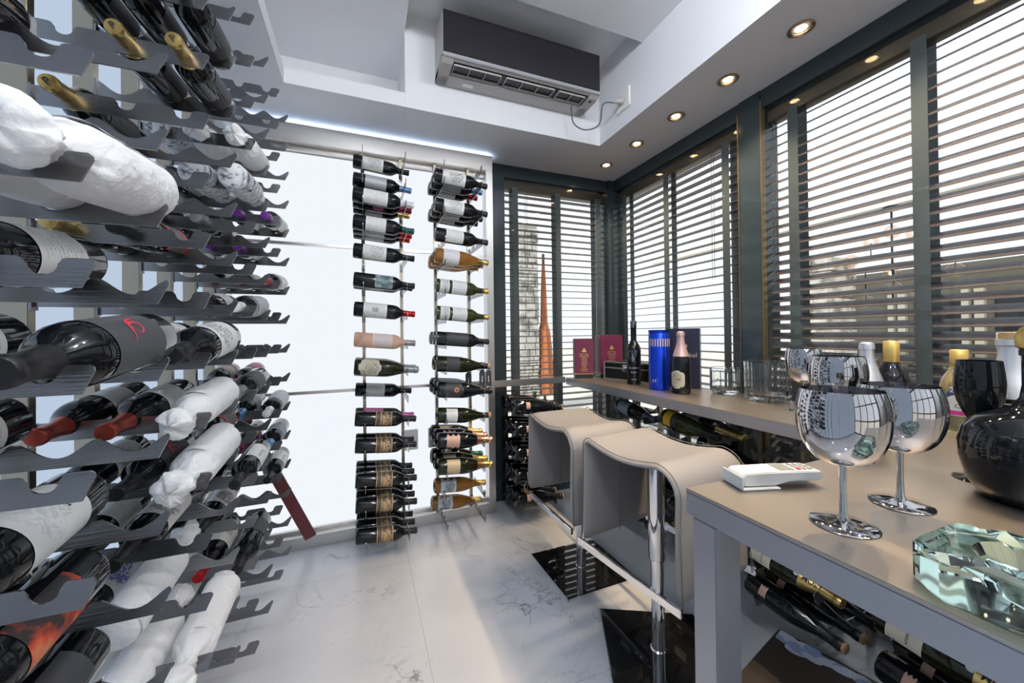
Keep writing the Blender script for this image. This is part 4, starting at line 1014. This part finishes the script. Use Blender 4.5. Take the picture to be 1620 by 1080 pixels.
V, F = text_pts('BELVEDERE', .0125); V2, F2 = text_pts('VODKA', .012); V3, F3 = text_pts('#42', .012)
m = MB()
for (VV, FF, z, sc) in ((V, F, .095, 1.0), (V2, F2, .07, .9), (V3, F3, .03, .8)): m.add([(.0407*cos(fx+a*sc/.0407), .0407*sin(fx+a*sc/.0407), z+b*sc) for a, b, _ in VV], FF)
obj('lettering', m.mesh('lettering', silver_cap), r)
obj('stopper', MB().lathe([(.0172, .327), (.0180, .329), (.0180, .366), (0, .367)], 20).mesh('stopper', pbr('dark_chrome', (.25, .25, .27), .2, 1), autos=40), r)
# blue metallic tin
bt = pbr('blue_metallic_tin', (.012, .06, .62), .22, .75)
r = obj('bottle_tin', MB().lathe([(0, 0), (.050, 0), (.053, .003), (.053, .29), (.0515, .293), (.0515, .298), (.053, .301), (.053, .311), (.0, .313)], 40).mesh('tin', bt, autos=35), loc=(1.458, 1.585, ZT)); tag(r, 'tall shiny blue cylindrical tin beside the dark gift box', 'tin')
m = MB(); fx = math.atan2(-1.585, -1.458)
for i in range(14):
    a = fx-1.55+i*.24
    V = [(.0537*cos(a+u_), .0537*sin(a+u_), z) for u_, z in ((-.055, .225), (.055, .225), (.055, .265), (-.055, .265))]; m.add(V, [(0, 1, 2, 3)])
obj('window_cutouts', m.mesh('cutouts', pbr('tin_cutout', (.62, .5, .3), .4)), r)
m = MB()
for a, b, c, d in ((-.02, .02, .025, .0265), (-.02, .02, .0635, .065), (-.02, -.0185, .025, .065), (.0185, .02, .025, .065)):
    m.add([(.0538*cos(fx-.55+u_/.0538), .0538*sin(fx-.55+u_/.0538), z) for u_, z in ((a, c), (b, c), (b, d), (a, d))], [(0, 1, 2, 3)])
obj('outline_mark', m.mesh('outline', pbr('orange_print', (.6, .25, .2), .5)), r)
V, F = text_pts('ST', .022); obj('lettering', MB().add([(.0538*cos(fx-.5+a/.0538), .0538*sin(fx-.5+a/.0538), .045+b) for a, b, _ in V], F).mesh('lettering', white_ink), r)
# dark navy gift box
r = obj('navy_gift_box', None, loc=(1.64, 1.49, ZT), rot=(0, 0, radians(37))); tag(r, 'dark navy gift box standing behind the pink-necked champagne bottle', 'gift box')
nv = pbr('navy_card', (.018, .02, .045), .35); nv2 = pbr('navy_card_side', (.06, .08, .12), .3)
obj('carton', box_mesh('carton', 0, .075, 0, .165, 0, .318, nv, .002), r)
obj('printed_title', text_flat('title', 'Label', .034, pbr('dull_gold_print', (.4, .38, .36), .5, .3), Matrix.Translation((-.0012, .048, .175)) @ Matrix(((0, 0, -1, 0), (-1, 0, 0, 0), (0, 1, 0, 0), (0, 0, 0, 1)))), r)
crest = [(-.010, 0), (-.012, .012), (-.006, .018), (0, .022), (.006, .018), (.012, .012), (.010, 0)]
obj('crest', MB().add([(-.0012, .070-a, .215+b) for a, b in crest], [tuple(range(7))]).mesh('crest', pbr('dull_gold_print', (.4, .38, .36), .5, .3)), r)
# pink-necked champagne
o = obj('champagne_bottle', body_mesh('champagne', glass_black, 1.0, .97), loc=(1.458, 1.438, ZT)); tag(o, 'small dark champagne bottle with dusty pink foil on the worktop', 'bottle'); o.rotation_euler = (0, 0, math.atan2(-1.438, -1.458)-.5)
obj('capsule', cap_mesh('champagne', pink_cap, 1.0, .97, .185), o); obj('label', label_mesh('champagne', LB['tan'], 1.0, .97, .025, .115, 50, clip='shield'), o)
k_ = text_on_cyl('lettering', '#52', .010, .0436, .068, dark_text, rfun=lambda z: .0447); obj('label_lettering', k_, o)

def cutglass(name, label, x, y, r, h, n, t=.006, taper=0.0, cat='glass'):
    """faceted crystal tumbler: fluted outer wall, thick base"""
    m = MB(); seg = n*4; V, F = [], []
    rings = [(r*.78, 0), (r*.95, h*.10), (r, h*.2), (r*1.0, h*.75), (r*1.01, h*.985), (r*1.0-t*.5, h)]
    inner = [(r-t, h*.985), (r-t, h*.28), (r*.86-t, h*.16), (0.002, h*.13)]
    if not taper: rings[0] = (r*.93, 0); rings[1] = (r, h*.03)
    allr = [(rr, z, 1) for rr, z in rings] + [(rr, z, 0) for rr, z in inner]
    for (rr, z, fl) in allr:
        for i in range(seg):
            a = 2*pi*i/seg; q = rr
            if fl and h*.02 < z < h*.9: q = rr*(1-.035*(1+cos(n*a))/2*(1 if z > h*.1 else .4))
            V.append((q*cos(a), q*sin(a), z))
    V.append((0, 0, 0)); V.append((0, 0, h*.13)); nr = len(allr)
    for j in range(nr-1):
        for i in range(seg): k = (i+1) % seg; F.append((j*seg+i, j*seg+k, (j+1)*seg+k, (j+1)*seg+i))
    for i in range(seg): k = (i+1) % seg; F.append((k, i, nr*seg)); F.append(((nr-1)*seg+i, (nr-1)*seg+k, nr*seg+1))
    m.add(V, F); o = obj(name, m.mesh(name, clear_glass, autos=28), loc=(x, y, ZT)); return tag(o, label, cat)
cutglass('crystal_tumbler', 'short fluted crystal tumbler beside the navy gift box', 1.63, 1.335, .066, .125, 20, taper=1)
cutglass('crystal_bucket', 'large ribbed crystal ice bucket in front of the mullion', 1.62, 1.125, .083, .17, 24)
cutglass('square_vase', 'tall clear crystal vase behind the small copa glass', 1.655, .90, .075, .21, 12, cat='vase')

def stemglass(name, label, x, y, prof, mat, group=None, wall=.0009):
    outer = prof; bowl0 = next(i for i, p in enumerate(prof) if len(p) == 3)
    pts = [(p[0], p[1]) for p in prof]
    inn = [(max(p[0]-wall, .0), p[1]+(wall if i == bowl0 else 0)) for i, p in list(enumerate(prof))[bowl0:]][::-1]
    o = obj(name, MB().lathe(pts + inn + [(0, inn[-1][1])], 48).mesh(name, mat, autos=50), loc=(x, y, ZT)); return tag(o, label, 'wine glass', group)
def copa(s, R=.058): # foot, stem, balloon bowl
    f = .043*s; H_ = .208*s
    P = [(0, 0), (f*.98, .0), (f, .0015), (f*.97, .0028), (.022*s, .0045), (.008*s, .0085), (.0052, .018*s), (.0042, .05*s), (.0048, .085*s)]
    z0 = .092*s; zh = H_-z0
    for i in range(15):
        t = i/14; a = t*2.16; r = R*sin(a)**.72 if a > 0 else .004
        z = z0 + zh*(1-cos(a))/(1-cos(2.16)); P.append((max(r, .0052), z, 1))
    return P
gr = 'smoky mirrored copa glasses'
stemglass('copa_glass', 'smoky mirrored copa glass nearest the table edge', .686, .36, copa(1.0), smoked, gr)
stemglass('copa_glass', 'smoky mirrored copa glass just right of the nearest one', .856, .365, copa(.98, .058), smoked, gr)
stemglass('copa_glass', 'small mirrored copa glass standing before the crystal vase', 1.52, .915, copa(1.12, .058), smoked, gr)
stemglass('copa_glass', 'mirrored copa glass behind the two front ones', 1.13, .60, copa(1.12, .060), smoked, gr)
tulip = [(0, 0), (.038, 0), (.0388, .0015), (.037, .0028), (.016, .005), (.007, .012), (.0045, .03), (.0045, .075), (.0065, .092)] + [(r, z, 1) for r, z in ((.0085, .102), (.0145, .116), (.0235, .135), (.0305, .155), (.0340, .175), (.0345, .192), (.0330, .213), (.0305, .236))]
stemglass('black_wine_glass', 'opaque black tulip wine glass beside the dark decanter', 1.135, .362, tulip, glass_black)

# glass ashtray block
def ashtray():
    V, F = [], []; seg = 48; hx, hy, h, c = .078, .103, .047, .030
    def outer(a):
        x, y = cos(a), sin(a); k = 1/max(abs(x)/hx, abs(y)/hy); x, y = x*k, y*k
        ex = abs(x)/1+abs(y)/1; lim = hx+hy-c
        if ex > lim: q = lim/ex; x, y = x*q, y*q
        return x, y
    rings = [('o', .985, 0), ('o', 1, .003), ('o', 1, h-.004), ('o', .97, h), ('i', .058, h), ('i', .056, h-.003), ('i', .046, .022), ('i', .028, .014), ('i', .002, .012)]
    for kd, s, z in rings:
        for i in range(seg):
            a = 2*pi*(i+.5)/seg
            if kd == 'o': x, y = outer(a); x, y = x*s, y*s
            else:
                x, y = s*cos(a), s*1.15*sin(a)
            zz = z
            if z == h and abs(((a-pi/4) % (pi/2))) < .14: zz = z-.008
            V.append((x, y, zz))
    V.append((0, 0, 0)); V.append((0, 0, .012)); nr = len(rings)
    for j in range(nr-1):
        for i in range(seg): k = (i+1) % seg; F.append((j*seg+i, j*seg+k, (j+1)*seg+k, (j+1)*seg+i))
    for i in range(seg): k = (i+1) % seg; F.append((k, i, nr*seg)); F.append(((nr-1)*seg+i, (nr-1)*seg+k, nr*seg+1))
    m = MB(); m.add(V, F); return m.mesh('ashtray', green_tint_glass, autos=25)
tag(obj('glass_ashtray', ashtray(), loc=(.668, .152, ZT)), 'heavy greenish glass ashtray block at the table edge', 'ashtray')

# dark decanter and bottles at the right edge
r = obj('round_decanter', MB().lathe([(0, .004), (.06, 0), (.072, .004), (.085, .03), (.0925, .065), (.0935, .095), (.088, .12), (.072, .140), (.048, .153), (.030, .163), (.021, .178), (.018, .2), (.018, .25), (.021, .252), (.021, .262), (0, .262)], 48).mesh('glass', glass_black, autos=50), loc=(1.075, .275, ZT)); tag(r, 'squat round black decanter at the right edge', 'decanter')
obj('stopper', MB().lathe([(.019, .262), (.024, .266), (.026, .285), (.018, .30), (0, .303)], 24).mesh('stopper', gold, autos=40), r)
sil = pbr('silvered_paper', (.62, .63, .66), .35, .5)
r = obj('silver_neck_bottle', MB().lathe([(0, .004), (.04, 0), (.046, .004), (.047, .01), (.047, .13), (.045, .15), (.038, .175), (.028, .2), (.0215, .225), (.019, .25), (.019, .262), (.022, .264), (.022, .275), (0, .276)], 36).mesh('glass', glass_olive, autos=50), loc=(1.25, .352, ZT)); tag(r, 'dark bottle with wide silvery neck behind the decanter', 'bottle')
obj('neck_foil', MB().lathe([(.0458, .145), (.0390, .175), (.0290, .2), (.0225, .225), (.0200, .25), (.0200, .262), (.0230, .264), (.0230, .276), (0, .277)], 36).mesh('foil', sil, autos=50), r)
obj('cork_top', MB().lathe([(.0185, .277), (.0185, .290), (0, .291)], 20).mesh('cork', cork_mat), r)
r = obj('dark_jug_bottle', MB().lathe([(0, 0), (.052, 0), (.055, .005), (.055, .17), (.047, .2), (.034, .22), (.031, .235), (.031, .275), (0, .275)], 36).mesh('glass', glass_black, autos=50), loc=(1.56, .43, ZT)); tag(r, 'black bottle with ribbed white screw cap near the window', 'bottle')
m = MB().lathe([(.033, .245), (.035, .247), (.035, .252), (.034, .253), (.034, .257), (.035, .258), (.035, .285), (.033, .288), (0, .289)], 40); obj('screw_cap', m.mesh('cap', white_plastic, autos=30), r)
# rum bottle with round label
az = [(0, .004), (.036, 0), (.04, .004), (.041, .01), (.041, .125), (.038, .145), (.03, .162), (.022, .175), (.0175, .19), (.016, .205), (.016, .232), (0, .232)]
rumg = pbr('pale_gold_liquor', (.86, .74, .38), .03, 0, spec=.9, coat=1, trans=.75, ior=1.35)
fz = math.atan2(-.6, -1.68)
r = obj('rum_bottle', MB().lathe(az, 36).mesh('glass', rumg, autos=50), loc=(1.65, .565, ZT), rot=(0, 0, fz+.25)); tag(r, 'pale golden bottle with arched label and gold cap by the window', 'bottle')
obj('screw_cap', MB().lathe([(.0182, .19), (.019, .192), (.019, .2345), (.017, .237), (0, .237)], 28).mesh('cap', pbr('gold_cap', (.72, .52, .16), .35, .6), autos=40), r)
V, F, UV_ = [], [], []; na = 20
for j in range(9):
    for i in range(na+1):
        a = radians(62)*(2*i/na-1); z = .045+(.088*j/8)*math.sqrt(max(0, 1-(a/radians(66))**2))**(.5 if j > 4 else .0) if j > 4 else .045+.088*j/8
        V.append((.0416*cos(a), .0416*sin(a), z)); UV_.append((i/na, j/8))
for j in range(8):
    for i in range(na): q = j*(na+1)+i; F.append((q, q+1, q+na+2, q+na+1))
obj('label', mesh('label', V, F, label_mat('label_rum', (.84, .82, .78), (.1, .1, .12), rows=7, density=.4, band=[(.02, .17, (.72, .05, .32)), (.72, .98, (.05, .07, .16))]), UV_), r)
obj('label_lettering', text_on_cyl('lettering', 'ZUGA', .023, .0416, .1195, white_ink, rfun=lambda z: .0422), r)
obj('label_script', text_on_cyl('lettering', 'Caribe', .016, .0416, .073, dark_text, rfun=lambda z: .0422), r)
# gold-capped black-label bottle and pale-foil bottle and a clear liquor bottle behind the glasses
r = obj('liquor_bottle', MB().lathe([(0, .004), (.038, 0), (.042, .004), (.042, .14), (.036, .165), (.022, .188), (.0165, .205), (.0155, .255), (0, .256)], 32).mesh('glass', glass_black, autos=50), loc=(1.50, .655, ZT), rot=(0, 0, math.atan2(-.6, -1.4))); tag(r, 'dark liquor bottle with tall gold cap behind the glasses', 'bottle')
obj('screw_cap', MB().lathe([(.017, .20), (.0185, .202), (.0185, .262), (.017, .264), (0, .264)], 24).mesh('cap', pbr('gold_cap', (.72, .52, .16), .35, .6), autos=40), r)
obj('label', (lambda: mesh('l', [(.0426*cos(a), .0426*sin(a), z) for z in (.04, .13) for a in [radians(-60+10*i) for i in range(13)]], [(i, i+1, i+14, i+13) for i in range(12)], LB['cream'], [(i/12, z) for z in (0, 1) for i in range(13)]))(), r)
o = obj('foil_neck_bottle', body_mesh('champagne', glass_black, .9, .85), loc=(1.30, .62, ZT)); tag(o, 'bottle with pale pearly foil neck between the copa glasses', 'bottle')
obj('capsule', cap_mesh('champagne', silver_cap, .9, .85, .175), o)
r = obj('clear_liquor_bottle', MB().lathe([(0, .004), (.035, 0), (.039, .004), (.039, .15), (.034, .175), (.022, .2), (.0150, .22), (.014, .25), (0, .251)], 32).mesh('glass', clear_glass, autos=50), loc=(1.60, .735, ZT)); tag(r, 'clear bottle with dark neck label by the window tape', 'bottle')
obj('neck_label', MB().lathe([(.0155, .222), (.0152, .250), (.0152, .254), (0, .2545)], 24).mesh('neck', black_cap, autos=40), r)

# white remote control lying in its holder
r = obj('remote_control', None, loc=(.745, .510, ZT), rot=(0, 0, radians(-17))); tag(r, 'white remote control lying in its wall holder on the table', 'remote control')
m = MB().prism([(-.075, .008), (-.072, .006), (-.01, .0055), (.02, .012), (.082, .012), (.086, .016), (.086, .026), (.08, .030), (.0, .031), (-.07, .030), (-.076, .024)], -.024, .024, 1)
obj('case', m.mesh('case', white_plastic, bevel=.0025), r)
m = MB().box(-.082, -.005, -.030, .030, .0, .0035).box(-.082, -.078, -.030, .030, .0, .026).box(-.082, -.05, .0275, .031, 0, .018)
obj('holder', m.mesh('holder', white_plastic, bevel=.0012), r)
obj('display', box_mesh('display', .005, .034, -.017, .017, .0305, .0320, pbr('lcd_grey', (.32, .34, .28), .2)), r)
for i in range(3):
    for j in range(3): obj('button', box_mesh('button', .042+.012*i, .049+.012*i, -.016+.012*j, -.008+.012*j, .030, .0325, red_ink if (i, j) == (0, 0) else grey_plastic, .0008), r)

# dark presentation box on the floor
r = obj('presentation_box', None, loc=(1.19, .585, 0), rot=(0, 0, radians(14))); tag(r, 'large flat dark brown box with petal artwork on the floor', 'box')
obj('carton', box_mesh('carton', -.20, .22, -.33, .27, 0, .075, pbr('dark_brown_card', (.028, .022, .018), .45), .003), r)
m = MB(); rnd = random.Random(9)
for i in range(46):
    x = .10+.11*rnd.random() if i > 14 else .15+.055*rnd.random(); y = .25-.52*i/46-.02*rnd.random(); rx, ry = .014+.008*rnd.random(), .022+.012*rnd.random(); a = radians(40*rnd.random()-10)
    pts = []
    for k in range(16):
        t = 2*pi*k/16; u_, v_ = rx*cos(t), ry*sin(t); pts.append((min(.215, x+u_*cos(a)-v_*sin(a)), min(.262, y+u_*sin(a)+v_*cos(a)), .0755+i*.00003))
    m.add(pts, [tuple(range(16))], 0 if rnd.random() < .5 else 1)
obj('petal_artwork', m.mesh('petals', [pbr('petal_print_a', (.36, .38, .46), .35), pbr('petal_print_b', (.17, .24, .38), .35)]), r)
obj('title_print', text_flat('title', '#64', .020, pbr('pale_print', (.5, .5, .48), .5), Matrix.Translation((-.10, .12, .0757)) @ Matrix.Rotation(radians(62), 4, 'Z')), r)

# ================================================================== OUTSIDE
structure(obj('ground', box_mesh('ground', -12, 22, -14, 26, -.3, -.081, pbr('pale_paving', (.62, .58, .52), .85, var=(2, .1)))))
stone = blotch_mat('rough_stone', [(.22, .21, .19), (.5, .49, .46), (.62, .6, .56)], 9, .9)
def stonewall(name, label, x0, x1, y0, y1, z1, cell=.14):
    r = obj(name, None, loc=((x0+x1)/2, (y0+y1)/2, -.08)); tag(r, label, 'stone wall'); rnd = random.Random(len(label))
    cx_, cy_ = (x0+x1)/2, (y0+y1)/2
    obj('mortar', box_mesh('mortar', x0-cx_+.01, x1-cx_-.01, y0-cy_+.01, y1-cy_-.01, 0, z1+.08, pbr('mortar', (.35, .33, .3), .9)), r)
    m = MB(); z = .0
    while z < z1+.04:
        hh = cell*(.6+.5*rnd.random())
        for (fx_, a0, a1, axis) in ((x0-cx_, y0-cy_, y1-cy_, 1), (y0-cy_, x0-cx_, x1-cx_, 0)):
            a = a0
            while a < a1-.02:
                w_ = min(cell*(.7+.9*rnd.random()), a1-a); dd = .01+.02*rnd.random()
                q = (a+.004, a+w_-.006)
                if axis == 1: m.box(fx_-dd, fx_+.02, q[0], q[1], z, z+hh-.01)
                else: m.box(q[0], q[1], fx_-dd, fx_+.02, z, z+hh-.01)
                a += w_
        z += hh
    obj('stones', m.mesh('stones', stone, bevel=.006), r)
stonewall('stone_pier', 'grey rubble stone pier seen through the large blind', 4.3, 4.7, 2.34, 2.72, 1.82)
stonewall('stone_pillar', 'stone pillar seen through the back window', 2.04, 2.34, 4.9, 5.2, 2.64, .1)
# terracotta folded parasol
r = obj('folded_parasol', None, loc=(2.47, 5.0, -.08)); tag(r, 'folded terracotta parasol outside the back window', 'parasol')
V, F = [], []; seg = 40
for j, (rr, z) in enumerate(((.11, .30), (.125, .34), (.12, .7), (.105, 1.0), (.085, 1.2), (.05, 1.35), (.035, 1.9), (.02, 2.2))):
    for i in range(seg): a = 2*pi*i/seg; q = rr*(1+.14*cos(8*a+j*.2)); V.append((q*cos(a), q*sin(a), z))
for j in range(7):
    for i in range(seg): k = (i+1) % seg; F.append((j*seg+i, j*seg+k, (j+1)*seg+k, (j+1)*seg+i))
m = MB(); m.add(V, F); obj('canopy', m.mesh('canopy', pbr('terracotta_cloth', (.48, .17, .07), .85), autos=60), r)
obj('pole', MB().lathe([(.02, 0), (.02, 2.35), (0, 2.36)], 16).mesh('pole', pbr('dark_wood', (.16, .08, .04), .6), autos=40), r)
obj('base', MB().lathe([(0, 0), (.2, 0), (.2, .05), (.05, .08), (.03, .2), (0, .2)], 24).mesh('base', grey_plastic, autos=40), r)
# pergola beam that carries the lamp, dark facade of the neighbouring building
r = obj('pergola_beam', box_mesh('beam', 4.44, 4.56, -1.5, 5, 2.228, 2.34, outdoor_white, .004)); tag(r, 'white overhead beam outside, from which the lamp hangs', 'beam')
r = obj('neighbouring_building', None, loc=(6.2, .2, -.08)); tag(r, 'dark olive building front with narrow pilasters across the terrace', 'building')
obj('wall', box_mesh('wall', 0, .3, -6, 3.0, 0, 1.92, pbr('olive_render', (.10, .097, .077), .8, var=(2, .2))), r)
for i, y in enumerate((2.38, 1.75, 1.1, .4, -.4, -1.3, -2.3)):
    obj('pilaster', box_mesh('pilaster', -.06, 0, y-.035, y+.035, 0, 1.62, pbr('pale_pilaster', (.42, .40, .33), .7)), r); obj('pilaster', box_mesh('pilaster', -.06, 0, y+.075, y+.13, 0, 1.62, pbr('pale_pilaster', (.42, .40, .33), .7)), r)
    dk = obj('doorway', box_mesh('doorway', -.02, -.001, y-.50, y-.10, 0, 1.5, black_plastic), r)
r = obj('boxed_hedge', None, loc=(6.0, 2.0, -.08)); tag(r, 'low clipped planting in front of the dark building', 'hedge')
rnd = random.Random(4); m = MB()
for i in range(900):
    p = Vector((rnd.uniform(-.25, .1), rnd.uniform(-.9, 1.0), .35+.5*rnd.random())); a = Vector((rnd.gauss(0, 1), rnd.gauss(0, 1), rnd.gauss(0, 1))).normalized()*.04; b = a.orthogonal().normalized()*.018
    m.add([p-a, p+b, p+a, p-b], [(0, 1, 2, 3)])
obj('foliage', m.mesh('leaves', pbr('leaf_green', (.10, .12, .04), .7)), r); obj('planter', box_mesh('planter', -.3, .1, -.95, 1.05, 0, .4, pbr('grey_planter', (.3, .3, .3), .8), .01), r)
# outdoor chandelier
r = obj('globe_chandelier', None, loc=(4.5, 1.946, 2.228)); tag(r, 'black branching chandelier with amber glass globes beyond the blind', 'chandelier')
blk = pbr('black_metal', (.02, .02, .02), .4, .6)
obj('canopy_plate', MB().lathe([(0, 0), (.06, 0), (.055, -.012), (0, -.014)], 24).mesh('canopy', blk, autos=40), r)
obj('rod', MB().tube([(0, 0, 0), (0, 0, -.85)], .008, 10).mesh('rod', blk, smooth=True), r)
amber = pane_mat('amber_globe', (1, .86, .74), 2.2)
G = [(0, 0, -.23), (.0, .155, -.28), (.0, -.155, -.28), (-.02, .30, -.44), (.05, .03, -.60), (-.05, -.03, -.75), (.0, .20, -.85), (0, -.17, -.83), (.1, -.36, -.63)]
for i, g in enumerate(G):
    m = MB(); h = Vector((0, 0, -.42 if g[2] > -.5 else -.52))
    m.tube([h, Vector((g[0], g[1], h.z)), Vector(g)], .006, 8); obj('arm', m.mesh('arm', blk, smooth=True), r)
    s = obj('globe', MB().lathe([(.058*sin(pi*j/12)+.0005, -.058*cos(pi*j/12)) for j in range(13)], 24, M=Matrix.Translation(g)).mesh('globe', amber, autos=80), r)
    obj('bulb', MB().lathe([(.018*sin(pi*j/8), -.018*cos(pi*j/8)) for j in range(9)], 12, M=Matrix.Translation(g)).mesh('bulb', bulb_glow, autos=80), s)
